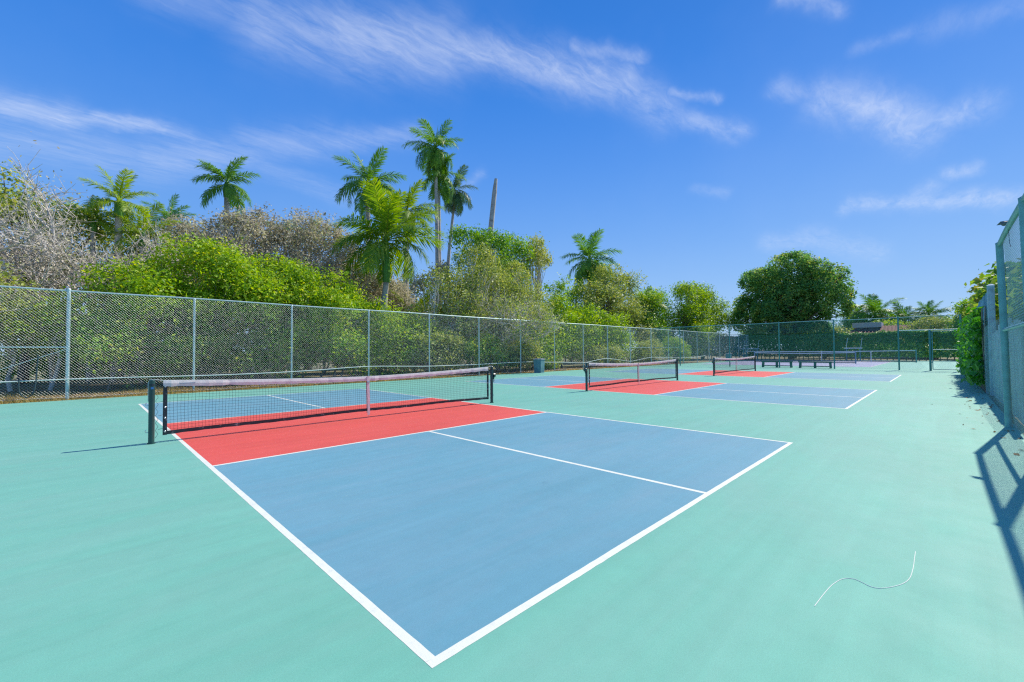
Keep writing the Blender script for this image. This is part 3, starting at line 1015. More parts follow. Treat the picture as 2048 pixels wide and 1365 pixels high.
cab = [(-6, .56), (-2.63, .57), (-1.3, .59), (0.2, .575), (1.67, .55), (3.0, .545), (4.4, .56), (5.9, .60), (6.9, .655), (8.0, .69), (9.6, .64), (11.2, .59), (12.5, .60), (13.85, .59), (16.0, .63), (18.2, .65), (19.1, .64), (19.9, .59),
       (21.8, .55), (23.2, .47), (24.2, .43), (25.4, .58), (27.0, .74), (28.8, .58), (30.6, .39), (32.2, .55), (34.1, .71), (36.0, .64), (38.0, .59), (40, .55), (41.5, .54), (43.7, .56), (46.3, .72)]
cx_, cz_ = np.array(cab).T
xx = np.arange(-6, 46.3, 0.35)
zz = np.interp(xx, cx_, cz_)
zz = np.convolve(np.pad(zz, 2, mode='edge'), [.1, .2, .4, .2, .1], 'valid')
tag(link('cable', MB().tube([(x, FY - 0.085 - 0.012 * math.sin(x * 0.7), z) for x, z in zip(xx, zz)], 0.017, 8).mesh('cable'), 'cable'),
    'thin pale cable strung wavily low along the left chain link fence', 'cable')
hz = [(-1.93, 1.30), (-1.945, 1.0), (-1.96, 0.6), (-1.985, 0.35), (-2.03, 0.19), (-2.12, 0.11), (-2.21, 0.15), (-2.27, 0.28), (-2.285, 0.45), (-2.28, 0.62)]
tag(link('hose', MB().tube([(x, FY - 0.12, z) for x, z in hz], 0.016, 8).mesh('hose'), 'hose'),
    'dark hose hanging in a U loop on the fence at far left', 'hose')

# end fence, dark green, across the far end of the three courts
EX, EH = 34.4, 3.24
ef = thing('chain_link_fence', 'green chain link fence across the far end, behind the third net', 'fence', (EX, 0, 0))
for y in (14.1, 10.2, 6.85, 3.66, 0.45):
    add_post(ef, 0, y, EH, 0.04, 'greenpipe')
part('gate_post', MB().tube([(0, 0, -0.1), (0, 0, 2.40)], 0.055, 14), 'greenpipe', ef).location = (0, -0.93, 0)
part('gate_post', MB().tube([(0, 0, -0.1), (0, 0, EH)], 0.05, 14), 'greenpipe', ef).location = (0, -2.2, 0)
part('top_rail', MB().tube([(0, y, EH - 0.015 - 0.012 * math.sin(y * 0.9)) for y in np.arange(16.55, -2.25, -0.5)], 0.022, 10), 'tealpipe', ef)
part('mid_rail', MB().tube([(0, 16.5, 1.55), (0, 14.1, 1.55)], 0.018, 8), 'galv', ef)
part('truss_rod', MB().tube([(-0.02, 16.45, 0.1), (-0.02, 14.12, 1.5)], 0.007, 6), 'galv', ef)
part('transom_rail', MB().tube([(0, 0.45, 2.41), (0, -2.2, 2.41)], 0.026, 10), 'galv', ef)
for nm, y0, y1, z0, z1 in (('chain_mesh', 16.55, -0.9, 0.05, 2.39), ('chain_mesh', 16.55, -2.2, 2.43, EH - 0.03)):
    ln = y0 - y1
    A, B = chain(ln, z0, z1, 0.076, 6)
    sw = lambda Q: np.stack([Q[:, 1] + 0.035, y0 - Q[:, 0], Q[:, 2]], 1)
    V, F = segs(sw(A), sw(B), 0.0024, 0.0024, 3)
    o = link(nm, np_mesh('end_chain', V, F), 'greenwire', ef)
    o['kind'] = 'stuff'
part('tension_wire', MB().tube([(0.035, y, 0.055) for y in np.arange(16.5, -1.0, -0.5)], 0.004, 6), 'greenwire', ef)

gt = thing('gate', 'open mesh gate at the right end of the far green fence', 'gate', (EX, -1.03, 0))
fr = MB()
for a, b in (((0, 0, 0.08), (0, 0, 2.32)), ((0, -1.1, 0.08), (0, -1.1, 2.32)), ((0, 0, 2.32), (0, -1.1, 2.32)), ((0, 0, 0.08), (0, -1.1, 0.08))):
    fr.tube([a, b], 0.021, 10)
part('frame', fr, 'tealpipe', gt)
part('cross_bar', MB().tube([(0, 0, 1.24), (0, -1.1, 1.24)], 0.018, 10), 'galv', gt)
for z in (0.5, 1.9):
    part('hinge', MB().box(-0.03, 0.02, z - 0.03, 0.03, 0.08, z + 0.03, 0.005), 'greenpipe', gt)
A, B = chain(1.08, 0.1, 2.3, 0.076, 6)
sw = lambda Q: np.stack([Q[:, 1] + 0.02, -0.01 - Q[:, 0], Q[:, 2]], 1)
V, F = segs(sw(A), sw(B), 0.0024, 0.0024, 3)
o = link('chain_mesh', np_mesh('gate_chain', V, F), 'greenwire', gt)
o['kind'] = 'stuff'

# right hand fence beside the camera
RY, RH = -2.27, 3.06
rf = thing('chain_link_fence', 'tall green chain link fence at the right edge with leaning end post', 'fence', (0, RY, 0))


def lean(x, z):
    return 0.035 * z / 3.0 + 0.012 * math.sin(x * 0.9) * z / 3


for x in (9.9, 6.8, 4.2, 1.55, -1.25, -4.0):
    part('post', MB().tube([(x - 0.05 * math.sin(z / 3.06 * 2.6), lean(x, z), z) for z in np.linspace(-0.05, RH, 9)] + [(x - 0.03, lean(x, RH), RH + 0.03), (x - 0.03, lean(x, RH), RH + 0.05)], [0.046] * 9 + [0.05, 0.02], 14), 'tealpipe', rf)
part('top_rail', MB().tube([(x, lean(x, RH), RH) for x in np.arange(9.9, -4.2, -0.35)], 0.034, 12), 'tealpipe', rf)
part('mid_rail', MB().tube([(x, lean(x, 1.6), 1.62) for x in np.arange(9.9, 4.2, -0.35)], 0.026, 10), 'tealpipe', rf)
A, B = chain(14.0, 0.06, RH + 0.13, 0.072, 20, 0.008)
for Q in (A, B):
    Q[:, 0] = 9.88 - Q[:, 0]
    Q[:, 1] += 0.045 * Q[:, 2] / 3.0 - 0.045
V, F = segs(A, B, 0.0011, 0.0011, 4)
o = link('chain_mesh', np_mesh('right_chain', V, F), 'palewire', rf)
o['kind'] = 'stuff'
A, B = chain(6.6, 0.06, 1.9, 0.072, 14, 0.01)
for Q in (A, B):
    Q[:, 0] = 16.6 - Q[:, 0]
    Q[:, 1] -= 0.05
V, F = segs(A, B, 0.0006, 0.0006, 4)
o = link('chain_mesh', np_mesh('right_low_chain', V, F), 'palewire', rf)
o['kind'] = 'stuff'

lm = thing('lamp', 'small grey floodlight clipped on the top rail of the right fence', 'lamp', (8.35, RY + 0.05, RH + 0.03))
lm.scale = (0.42, 0.42, 0.42)
part('clamp', MB().tube([(0.09, 0, -0.03), (-0.09, 0, -0.03)], 0.052, 12).box(-0.03, -0.02, 0.0, 0.03, 0.02, 0.09, 0.005), 'lamp', lm)
part('housing', MB().tube([(0.02, 0.0, 0.10), (0.10, 0.05, 0.10), (0.16, 0.09, 0.09)], [0.035, 0.06, 0.085], 14), 'lamp', lm)
part('visor', MB().add([(0.12, -0.02, 0.17), (0.12, 0.16, 0.17), (0.34, 0.24, 0.10), (0.34, 0.06, 0.10), (0.12, -0.02, 0.176), (0.12, 0.16, 0.176), (0.34, 0.24, 0.106), (0.34, 0.06, 0.106)],
                        [(0, 1, 2, 3), (7, 6, 5, 4), (0, 4, 5, 1), (1, 5, 6, 2), (2, 6, 7, 3), (3, 7, 4, 0)]), 'lamp', lm)
part('wire', MB().tube([(0.0, -0.01, 0.0), (0.1, -0.02, -0.25), (0.0, -0.02, -0.6), (-0.25, -0.03, -0.8)], 0.008, 6), 'hose', lm)

# ------------------------------------------------------------------ board fence on the right
bf = thing('board_fence', 'low weathered grey board fence right of the vines', 'fence', (0, -2.47, 0))
rb_ = np.random.default_rng(5)
x = 10.15
while x < 16.6:
    w = rb_.uniform(0.28, 0.36)
    h = 1.80 + 0.10 * (x > 11.9) - 0.16 * (x > 14.6) + rb_.normal(0, 0.02)
    part('board', MB().box(x, -0.012 + rb_.normal(0, .006), 0.02, x + w - 0.012, 0.014 + rb_.normal(0, .006), h, 0.004), 'greyboard', bf)
    x += w
part('rail', MB().box(10.1, -0.06, 0.5, 16.6, -0.022, 0.6), 'greyboard', bf)
part('rail', MB().box(10.1, -0.06, 1.5, 16.6, -0.022, 1.6), 'greyboard', bf)
part('latch', MB().tube([(12.1, 0.045, 1.46), (12.35, 0.045, 1.47)], 0.012, 6).tube([(12.12, 0.05, 1.46), (12.1, 0.05, 1.05)], 0.016, 6).tube([(12.1, 0.045, 1.05), (12.5, 0.045, 1.10)], 0.012, 6), 'whiteplastic', bf)
tf = thing('board_fence', 'tall teal board fence half hidden under green vines on the right', 'fence', (0, -2.48, 0))
part('post', MB().box(16.75, -0.07, 0.0, 16.95, 0.07, 3.06, 0.01).tube([(16.85, 0, 3.06), (16.85, 0, 3.10)], [0.09, 0.03], 12), 'greyboard', tf)
x = 17.0
while x < 38.0:
    w = rb_.uniform(0.30, 0.42)
    sec = int((x - 17) / 5.2)
    h = 3.0 - 0.08 * sec + 0.05 * math.sin(sec * 2.3) + rb_.normal(0, 0.012)
    part('board', MB().box(x, -0.012 + rb_.normal(0, .006), 0.02, x + w - 0.012, 0.014 + rb_.normal(0, .006), h, 0.004), 'board', tf)
    x += w
for z in (0.5, 1.6, 2.6):
    part('rail', MB().box(17.0, -0.06, z, 38.0, -0.022, z + 0.09), 'board', tf)
for px in (22.2, 27.4, 32.6, 38.0):
    part('post', MB().box(px - 0.07, -0.18, 0, px + 0.07, -0.07, 3.0, 0.008), 'board', tf)


# ------------------------------------------------------------------ court furniture
def trash_bin(name, label, loc, rot, s=1.0):
    t = thing(name, label, 'trash bin', loc)
    t.rotation_euler = (0, 0, rot)
    t.scale = (s, s, s)
    mb = MB()
    b0, b1, h = 0.225, 0.25, 0.78
    v = [(-b0, -b0, 0.02), (b0, -b0, 0.02), (b0, b0, 0.02), (-b0, b0, 0.02), (-b1, -b1, h), (b1, -b1, h), (b1, b1, h), (-b1, b1, h)]
    mb.add(v, [(3, 2, 1, 0), (0, 1, 5, 4), (1, 2, 6, 5), (2, 3, 7, 6), (3, 0, 4, 7), (4, 5, 6, 7)])
    part('body', mb, 'bin', t)
    for sx in (-1, 1):
        for k in range(5):
            q = -0.18 + 0.09 * k
            part('rib', MB().box(q - 0.008, sx * 0.226 - 0.012, 0.06, q + 0.008, sx * 0.226 + 0.018, 0.70), 'bin', t)
    part('lid', MB().box(-0.28, -0.28, 0.78, 0.28, 0.28, 0.835, 0.015).box(-0.2, -0.2, 0.83, 0.2, 0.2, 0.86, 0.012), 'binlid', t)
    part('base', MB().box(-0.235, -0.235, 0, 0.235, 0.235, 0.03, 0.005), 'bin', t)
    return t


trash_bin('trash_bin', 'square teal trash bin with grey lid by the left fence', (18.6, 15.85, 0), 0.25)
trash_bin('trash_bin', 'grey blue trash bin far behind the third net', (51.5, 16.0, 0), 0.1, 1.05)


def bench(label, y0, y1, xb):
    ln = abs(y1 - y0)
    t = thing('bench', label, 'bench', (xb, (y0 + y1) / 2, 0), 'dark benches by the end fence')
    h = ln / 2
    for k in range(3):
        x0 = -0.17 + 0.118 * k
        part('seat_plank', MB().box(x0, -h, 0.43, x0 + 0.105, h, 0.475, 0.005), 'bench', t)
    for y in (-h + 0.12, 0.0, h - 0.12):
        fl = 0.03 * (1 if y > 0 else -1 if y < 0 else 0)
        for x in (-0.15, 0.09):
            part('leg', MB().add([(x, y - 0.05 + fl, 0), (x + 0.06, y - 0.05 + fl, 0), (x + 0.06, y + 0.05 + fl, 0), (x, y + 0.05 + fl, 0), (x, y - 0.05, 0.41), (x + 0.06, y - 0.05, 0.41), (x + 0.06, y + 0.05, 0.41), (x, y + 0.05, 0.41)],
                                 [(3, 2, 1, 0), (0, 1, 5, 4), (1, 2, 6, 5), (2, 3, 7, 6), (3, 0, 4, 7), (4, 5, 6, 7)]), 'bench', t)
    for x in (-0.13, 0.11):
        part('stretcher', MB().box(x, -h + 0.12, 0.10, x + 0.03, h - 0.12, 0.15, 0.004), 'bench', t)
        part('apron', MB().box(x, -h + 0.03, 0.37, x + 0.03, h - 0.03, 0.43, 0.004), 'bench', t)
    return t


bench('left of the two dark green benches by the far fence', 8.15, 6.15, 34.95)
bench('right of the two dark green benches by the far fence', 5.80, 3.85, 34.95)


def far_net(label, x, y0, y1, h, pm, tape_h, strap_ys, name='tennis_net'):
    t = thing(name, label, 'net', (x, 0, 0))
    for y in (y0, y1):
        part('post', MB().tube([(0, y, 0), (0, y, h + 0.03)], 0.05, 12).tube([(0, y, h + .03), (0, y, h + .06)], [0.05, 0.02], 12), pm, t)
    n = 24
    ys = np.linspace(y0, y1, n)
    tz = [h - 0.08 * (1 - abs(2 * k / (n - 1) - 1) ** 1.5) for k in range(n)]
    mb = MB()
    mb.strip([(-0.012, y, z) for y, z in zip(ys, tz)], [(-0.012, y, z - tape_h) for y, z in zip(ys, tz)])
    mb.strip([(0.012, y, z - tape_h) for y, z in zip(ys, tz)], [(0.012, y, z) for y, z in zip(ys, tz)])
    mb.strip([(0.012, y, z) for y, z in zip(ys, tz)], [(-0.012, y, z) for y, z in zip(ys, tz)])
    part('headband', mb, 'whiteplastic', t)
    mb = MB()
    mb.strip([(0, y, 0.11) for y in ys], [(0, y, 0.05) for y in ys])
    part('bottom_band', mb, 'netblack', t)
    A, B = [], []
    for y in np.arange(min(y0, y1), max(y0, y1), 0.07):
        k = abs(2 * (y - y0) / (y1 - y0) - 1)
        A.append((0, y, 0.08)); B.append((0, y, h - 0.08 * (1 - k ** 1.5) - tape_h))
    for k in range(13):
        z = 0.1 + (h - 0.22) * k / 12
        A.append((0, y0, z)); B.append((0, (y0 + y1) / 2, z - 0.05 * k / 12))
        A.append((0, (y0 + y1) / 2, z - 0.05 * k / 12)); B.append((0, y1, z))
    V, F = segs(A, B, 0.0042, 0.0042, 3)
    o = link('net_mesh', np_mesh('far_net_mesh', V, F), 'netblack', t)
    o['kind'] = 'stuff'
    for y in strap_ys:
        part('strap', MB().box(-0.03, y - 0.035, 0.02, 0.03, y + 0.035, h - 0.06), 'whiteplastic', t)
    return t


far_net('net with slate blue posts behind the two dark benches', 47.5, 12.15, 4.05, 1.03, 'netblue', 0.075, ())
far_net('wide net with pale tape farthest back, in front of the hedge', 54.0, 14.9, 0.35, 1.16, 'greenpipe', 0.075, (7.6, 3.6))


def shade_bench(label, x, y0, y1):
    t = thing('backless_bench', label, 'bench', (x, (y0 + y1) / 2, 0), 'pale benches with slanted uprights')
    h = abs(y1 - y0) / 2
    part('seat', MB().box(-0.2, -h, 1.34, 0.2, h, 1.44, 0.01), 'whiteplastic', t)
    for s in (-1, 1):
        part('upright', MB().tube([(0.1, s * (h - 0.15), 1.43), (0.15, s * (h - 0.15) - 0.14, 2.55)], 0.028, 8), 'galv', t)
        part('leg', MB().box(-0.15, s * (h - 0.2) - 0.04, 0, 0.15, s * (h - 0.2) + 0.04, 1.34), 'tealpipe', t)


shade_bench('pale raised bench with slanted uprights behind the third net', 60.5, 17.3, 15.3)
shade_bench('pale raised bench with slanted uprights before the hedge at right', 60.6, 6.55, 4.95)

sp = [(1.637, -1.04), (1.781, -1.05), (1.933, -1.064), (2.046, -1.089), (2.096, -1.117), (2.112, -1.149), (2.094, -1.185), (2.071, -1.22), (2.077, -1.255), (2.135, -1.299), (2.219, -1.342), (2.292, -1.364), (2.372, -1.375), (2.53, -1.38), (2.678, -1.379), (2.811, -1.379)]
sp = np.array(sp)
tt = np.linspace(0, 1, len(sp))
t2 = np.linspace(0, 1, 80)
sx, sy = np.interp(t2, tt, sp[:, 0]), np.interp(t2, tt, sp[:, 1])
for _ in range(3):
    sx[1:-1] = (sx[:-2] + 2 * sx[1:-1] + sx[2:]) / 4
    sy[1:-1] = (sy[:-2] + 2 * sy[1:-1] + sy[2:]) / 4
tag(link('string', MB().tube([(a, b, 0.0012) for a, b in zip(sx, sy)], 0.0019, 6).mesh('string'), 'string'),
    'thin white string lying in an S curve on the teal court', 'string')


# ------------------------------------------------------------------ palms
def frond_mesh(name, Ln, arch, seed, nl=60, wid=0.62, hang=0.5):
    """rachis leaves the crown along +x and bends down by 'arch' radians; leaflets on both sides"""
    r = np.random.default_rng(seed)
    n = 15
    ang = np.array([-arch * (i / n) ** 1.4 for i in range(n + 1)])
    st = Ln / n
    pts = [np.zeros(3)]
    for i in range(n):
        pts.append(pts[-1] + st * np.array([math.cos(ang[i]), 0, math.sin(ang[i])]))
    pts = np.array(pts)
    V, F, T = [], [], []
    v, f = segs(pts[:-1], pts[1:], np.linspace(0.045, 0.008, n), np.linspace(0.042, 0.006, n), 3)
    f3 = np.concatenate([f[:, [0, 1, 2]], f[:, [0, 2, 3]]])
    V.append(v); F.append(f3); T.append(np.full(len(f3), 0.85))
    o = len(v)
    for s in (-1, 1):
        u = np.linspace(0.13, 0.995, nl) + r.normal(0, 0.004, nl)
        u = np.clip(u, 0, 0.999)
        k = (u * n).astype(int)
        fr_ = (u * n - k)[:, None]
        P = pts[k] * (1 - fr_) + pts[k + 1] * fr_
        tdir = unit(pts[k + 1] - pts[k])
        nrm = np.stack([-tdir[:, 2], np.zeros(nl), tdir[:, 0]], 1)
        side = np.array([0, s * 1.0, 0])
        ln = Ln * 0.29 * wid / 0.62 * np.sin(np.pi * np.clip(0.12 + 0.80 * u, 0, 1)) ** 0.6 * r.uniform(0.8, 1.15, nl)
        lift = r.normal(0.12, 0.30, nl)[:, None]
        d = unit(side + tdir * (0.45 + 0.5 * u[:, None]) + nrm * lift)
        mid = P + d * ln[:, None] * 0.5 - np.array([0, 0, 1]) * (ln * hang * 0.16)[:, None]
        tip = P + d * ln[:, None] * (0.95 - 0.2 * hang) - np.array([0, 0, 1]) * (ln * hang * r.uniform(0.45, 0.9, nl))[:, None]
        wv = unit(np.cross(d, nrm) + 1e-6) * (ln * 0.030 + 0.008)[:, None]
        q = np.stack([P + wv * 0.5, P - wv * 0.5, mid + wv, mid - wv, tip], 1)
        V.append(q.reshape(-1, 3))
        ix = np.arange(nl)[:, None] * 5 + o
        tri = np.concatenate([ix + np.array([[0, 1, 3]]), ix + np.array([[0, 3, 2]]), ix + np.array([[2, 3, 4]])])
        F.append(tri)
        tt_ = np.clip(r.normal(0.45, 0.22, nl), 0, 1)
        T.append(np.concatenate([tt_, tt_, tt_]))
        o += nl * 5
    return np_mesh(name, np.concatenate(V), np.concatenate(F), np.concatenate(T))


FRONDS = {}


def frond_set(mat, wide):
    key = (mat, wide)
    if key not in FRONDS:
        FRONDS[key] = []
        for i, (arch, hang) in enumerate(((0.45, 0.40), (1.05, 0.6), (1.45, 0.75), (1.65, 0.9), (1.2, 1.0), (0.85, 0.5))):
            me = frond_mesh('palm_frond_%d' % i, 1.0 * 3.0, arch, 100 + i, 54, wide, hang)
            me.materials.append(MAT[mat])
            FRONDS[key].append(me)
    return FRONDS[key]


def palm(label, base, height, rad, mat, seed, nf=16, trunk_r=0.22, lean_=(0, 0), shaft=1.3, wide=0.62, curve=0.0, low=-42, name='palm_tree', group='palm trees beyond the fence', high=80, trunk_z0=0.0):
    r = np.random.default_rng(seed)
    t = thing(name, label, 'palm tree', base, group)
    pts, rad_ = [], []
    for i in range(13):
        u = i / 12
        pts.append((lean_[0] * u + curve * math.sin(u * math.pi) * 0.6, lean_[1] * u, trunk_z0 + (height - trunk_z0) * u))
        rad_.append(trunk_r * (1.12 - 0.35 * u + 0.10 * math.sin(u * 5.0)))
    part('trunk', MB().tube(pts, rad_, 12), 'trunk', t)
    tx, ty = lean_
    if shaft > 0:
        part('crownshaft', MB().tube([(tx, ty, height - 0.02), (tx, ty, height + shaft * 0.25), (tx, ty, height + shaft * 0.7), (tx, ty, height + shaft)], [trunk_r * 0.86, trunk_r * 0.98, trunk_r * 0.7, trunk_r * 0.3], 12), 'shaft', t)
    set_ = frond_set(mat, wide)
    nf = int(nf * 1.25)
    top = height + shaft * 0.92
    for k in range(nf):
        u = (k + 0.5) / nf
        el = high - (high - low) * u ** 0.85 + r.normal(0, 6)
        az = k * 137.5 + r.normal(0, 12)
        me = set_[0 if el > 62 else 5 if el > 40 else 1 if el > 18 else 2 if el > -2 else 3 if el > -22 else 4]
        o = link('frond', me, None, t)
        s = rad / 3.0 * r.uniform(0.86, 1.1)
        o.location = (tx, ty, top - 0.12 * rad / 3 * u * 2)
        o.rotation_mode = 'QUATERNION'
        o.rotation_quaternion = (Matrix.Rotation(R(az), 3, 'Z') @ Matrix.Rotation(-R(el), 3, 'Y') @ Matrix.Rotation(r.normal(0, 0.25), 3, 'X')).to_quaternion()
        o.scale = (s, s, s)
    part('spear', MB().tube([(tx, ty, top - 0.2), (tx + 0.05 * rad, ty, top + rad * 0.42), (tx + 0.10 * rad, ty, top + rad * 0.72)], [0.06, 0.05, 0.01], 6), 'shaft', t)
    return t


palm('yellow green palm at far left poking above the bare branches', (0.12, 26.4, 0), 7.9, 1.7, 'L_palmyellow', 1, 11, 0.2, shaft=0.9, low=-4)
palm('lower yellow green palm beside the leftmost palm', (1.0, 26.2, 0), 6.6, 1.6, 'L_palmyellow', 2, 11, 0.18, shaft=0.7, low=-2)
palm('small yellow green palm left of the leftmost tall one, half hidden', (-0.75, 27.2, 0), 7.2, 1.3, 'L_palmyellow', 33, 10, 0.15, shaft=0.6, low=0)
palm('small slim palm tip left of the dark round palm', (2.5, 30.5, 0), 8.6, 1.5, 'L_palm', 3, 8, 0.15, shaft=0.6, low=20)
palm('dark palm with open star crown above the grey thicket', (6.05, 34.0, 0), 12.3, 2.3, 'L_palm', 4, 15, 0.24, shaft=1.2, low=-24)
palm('blue green palm just behind the large bright palm', (16.6, 34.0, 0), 14.8, 3.2, 'L_palm', 5, 17, 0.26, shaft=1.6, low=-38)
palm('large bright palm with green crownshaft over the round bush', (11.25, 22.0, 0), 5.5, 3.35, 'L_palmbright', 6, 20, 0.24, shaft=2.9, lean_=(0.55, 0), low=-14)
palm('bright palm right behind the large bright palm, grey trunk showing', (15.95, 27.0, 0), 10.0, 2.9, 'L_palmbright', 7, 15, 0.24, shaft=2.2, lean_=(0.3, 0), low=-22)
palm('tallest palm, nearer of the twin thin trunks', (25.55, 36.0, 0), 21.8, 3.3, 'L_palm', 8, 20, 0.22, lean_=(-0.4, 0), shaft=1.3, low=-70)
palm('tall palm whose trunk runs beside the tallest palm', (26.1, 36.6, 0), 19.4, 3.0, 'L_palm', 9, 13, 0.20, lean_=(-0.1, 0), shaft=1.2, low=-65)
palm('tall palm with curved trunk, right of the tallest palm', (29.2, 40.0, 0), 19.6, 3.1, 'L_palmdark', 10, 16, 0.22, lean_=(1.5, 0), curve=-0.7, shaft=1.5, low=-60)
palm('lone palm with drooping crown right of the dead trunk', (44.2, 30.0, 0), 10.2, 4.2, 'L_palm', 11, 19, 0.32, shaft=2.9, lean_=(0.1, 0), low=-50)
for i, (y, z, rr, lb) in enumerate(((6.75, 6.6, 4.4, 'biggest of the small distant palms right of the round tree'), (9.4, 6.0, 3.0, 'distant palm next to the round tree'),
                                    (3.0, 5.4, 3.0, 'distant palm third from the round tree, above the red roof'), (0.1, 6.0, 2.7, 'distant palm nearest the right fence'))):
    palm(lb, (95.0, y, 0), z, rr, 'L_palm', 20 + i, 15, 0.28, shaft=0.8, wide=0.8, low=-35, group='distant palm trees')
palm('yellowing young palm below the large bright palm', (14.6, 23.4, 0), 2.6, 2.9, 'L_palmyellow', 31, 11, 0.16, shaft=0.8)
palm('yellow green palm clump in the trees right of the lone palm', (49.5, 24.8, 0), 6.6, 2.6, 'L_palmyellow', 32, 10, 0.2, shaft=0.6, low=5)

palm('low palm tip poking out of the dusty thicket, left one', (8.7, 30.2, 0), 8.7, 1.6, 'L_palm', 41, 9, 0.16, shaft=0.6, low=5)
palm('low palm tip poking out of the dusty thicket, right one', (10.5, 30.6, 0), 9.0, 1.7, 'L_palmyellow', 42, 9, 0.16, shaft=0.6, low=5)
dt = thing('dead_palm_trunk', 'bare grey dead palm trunk leaning into the blue sky', 'tree trunk', (29.5, 33.0, 0))
part('trunk', MB().tube([(2.3 * (u ** 1.3) - 0.75, 0, 20.3 * u) for u in np.linspace(0, 1, 14)], [0.36, 0.34, 0.33, 0.34, 0.31, 0.32, 0.32, 0.30, 0.29, 0.30, 0.28, 0.27, 0.26, 0.17], 12), 'trunk', dt)

# ------------------------------------------------------------------ bushes and trees beyond the left fence
t = thing('bush', 'huge rounded bright green bush behind the fence on the left', 'bush', (5, 20.5, 0))
off = np.array([5, 20.5, 0])
mound = [(-1.2, 21.0, 1.9, 1.7, 1.6, 1.5), (0.6, 20.8, 2.4, 2.0, 2.1, 2.5), (2.9, 21.2, 2.7, 2.7, 2.4, 3.4), (5.4, 21.2, 2.6, 2.7, 2.4, 3.1), (7.7, 20.9, 2.3, 2.5, 2.2, 2.9), (10.2, 20.3, 1.9, 2.4, 2.0, 2.4), (12.2, 19.8, 1.5, 1.9, 1.7, 2.0),
         (4.2, 19.6, 3.2, 2.2, 1.6, 1.9), (1.6, 19.4, 2.7, 1.8, 1.4, 1.7), (7.2, 19.4, 2.6, 2.0, 1.5, 1.7)]
mound = [tuple(np.array(b) - np.array([*off, 0, 0, 0])) for b in mound]
o, C = crown('bush', mound[:4] + mound[7:9], 1900, 32, 0.26, 0.13, 'L_bright', t, lower=-0.12, inner=0.2, shoots=0.05, seed=3, up_w=0.6, lobes=60, core_f=0.55)
o, C2 = crown('bush', mound[4:7] + mound[9:], 1350, 32, 0.26, 0.13, 'L_bright', t, lower=-0.8, inner=0.2, shoots=0.05, seed=4, up_w=0.6, lobes=46, core_f=0.6)
C = np.concatenate([C, C2])
limbs('bush', (0, 0, 0), C[::30], 0.05, 'twigdark', t, 3, stems=16, spread=2.6, split=0.25, part_name='stem')


def add_tree(name, label, cat, base, blobs, clumps, per, rc, leaf, mat, seed, trunk_r=0.16, stems=1, group='trees and shrubs beyond the fence', wood='bark', limb_n=40, wname='trunk', **kw):
    kw.setdefault('lobes', max(10, clumps // 16))
    t = thing(name, label, cat, base, group)
    b = [tuple(np.array(q, float) - np.array([*base, 0, 0, 0])) for q in blobs]
    o, C = crown(name, b, clumps, per, rc, leaf, mat, t, seed=seed, **kw)
    limbs(name, (0, 0, 0), C[::max(1, len(C) // limb_n)], trunk_r, wood, t, seed, stems=stems, spread=max(0.4, 0.42 * max(abs(q[0]) + 0.4 * q[3] for q in b)) if stems > 1 else 0.0, part_name=wname)
    return t


# dusty grey-brown thicket
add_tree('tree', 'dusty grey leafed tree below the dark star palm', 'tree', (4.6, 27, 0), [(4.4, 27, 6.2, 2.5, 2.2, 3.2), (6.6, 27.5, 6.8, 2.3, 2.2, 3.1), (2.8, 27, 5.4, 1.9, 2, 2.9)], 760, 26, 0.30, 0.15, 'L_grey', 11, 0.2, 2, wood='twig', limb_n=170, inner=0.3, shoots=0.08, rough=0.14)
add_tree('tree', 'dusty grey leafed tree between the dark star palm and the bright palm', 'tree', (9.4, 27, 0), [(9.0, 27, 7.0, 2.6, 2.2, 3.6), (11.2, 27.3, 6.0, 2.1, 2.2, 3.3)], 690, 26, 0.30, 0.15, 'L_grey', 12, 0.2, 2, wood='twig', limb_n=130, inner=0.3, shoots=0.08, rough=0.14)
add_tree('shrub', 'dark shadowed shrub under the large bright palm', 'shrub', (13.0, 25.5, 0), [(13.2, 25.5, 3.6, 2.9, 2, 3.4), (10.8, 25.0, 4.0, 2.0, 2, 2.7), (15.2, 24.0, 2.6, 2.0, 1.6, 2.4)], 750, 24, 0.32, 0.16, 'L_grey', 13, 0.15, 3, wood='twigdark', limb_n=110, inner=0.35)

for i, (x, y, h, rad, lb) in enumerate((
        (-4.4, 23.5, 8.0, 4.3, 'bare grey twiggy tree at the left edge of the picture'),
        (-1.9, 24.5, 7.9, 4.3, 'bare grey twiggy tree second from the left edge'),
        (0.9, 23.8, 7.6, 4.0, 'bare grey twiggy tree left of the bright bush'),
        (3.0, 25.5, 8.2, 3.8, 'bare grey twiggy tree rising behind the bright bush'))):
    twig_tree('bare_tree', lb, 'tree', (x, y, 0), h, rad, 50 + i, 'twig', 'L_grey', 3600, 0.10, 'bare grey trees at left', kids=(11, 6, 5, 5), r0=0.12, first=0.42, rmin=0.008, upb=0.32)
for i, (x, y, h, rad, lb) in enumerate(((5.6, 25.9, 9.0, 3.4, 'bare twiggy tree in front of the dusty thicket, left one'), (9.6, 25.8, 9.6, 3.6, 'bare twiggy tree in front of the dusty thicket, right one'))):
    twig_tree('bare_tree', lb, 'tree', (x, y, 0), h, rad, 56 + i, 'twig', 'L_grey', 4200, 0.11, 'bare grey trees at left', kids=(11, 6, 5, 4), r0=0.11, first=0.45, rmin=0.009, upb=0.34)
add_tree('shrub', 'yellowish olive shrub behind the fence at far left', 'shrub', (-3.6, 21.6, 0), [(-3.8, 21.6, 2.6, 2.0, 1.5, 1.9), (-2.2, 21.9, 2.3, 1.6, 1.3, 1.6), (-5.5, 22.2, 3.0, 1.8, 1.6, 2.2)], 520, 24, 0.24, 0.12, 'L_olive', 15, 0.08, 4, wood='twig', limb_n=60, lower=-0.8, wname='stem')
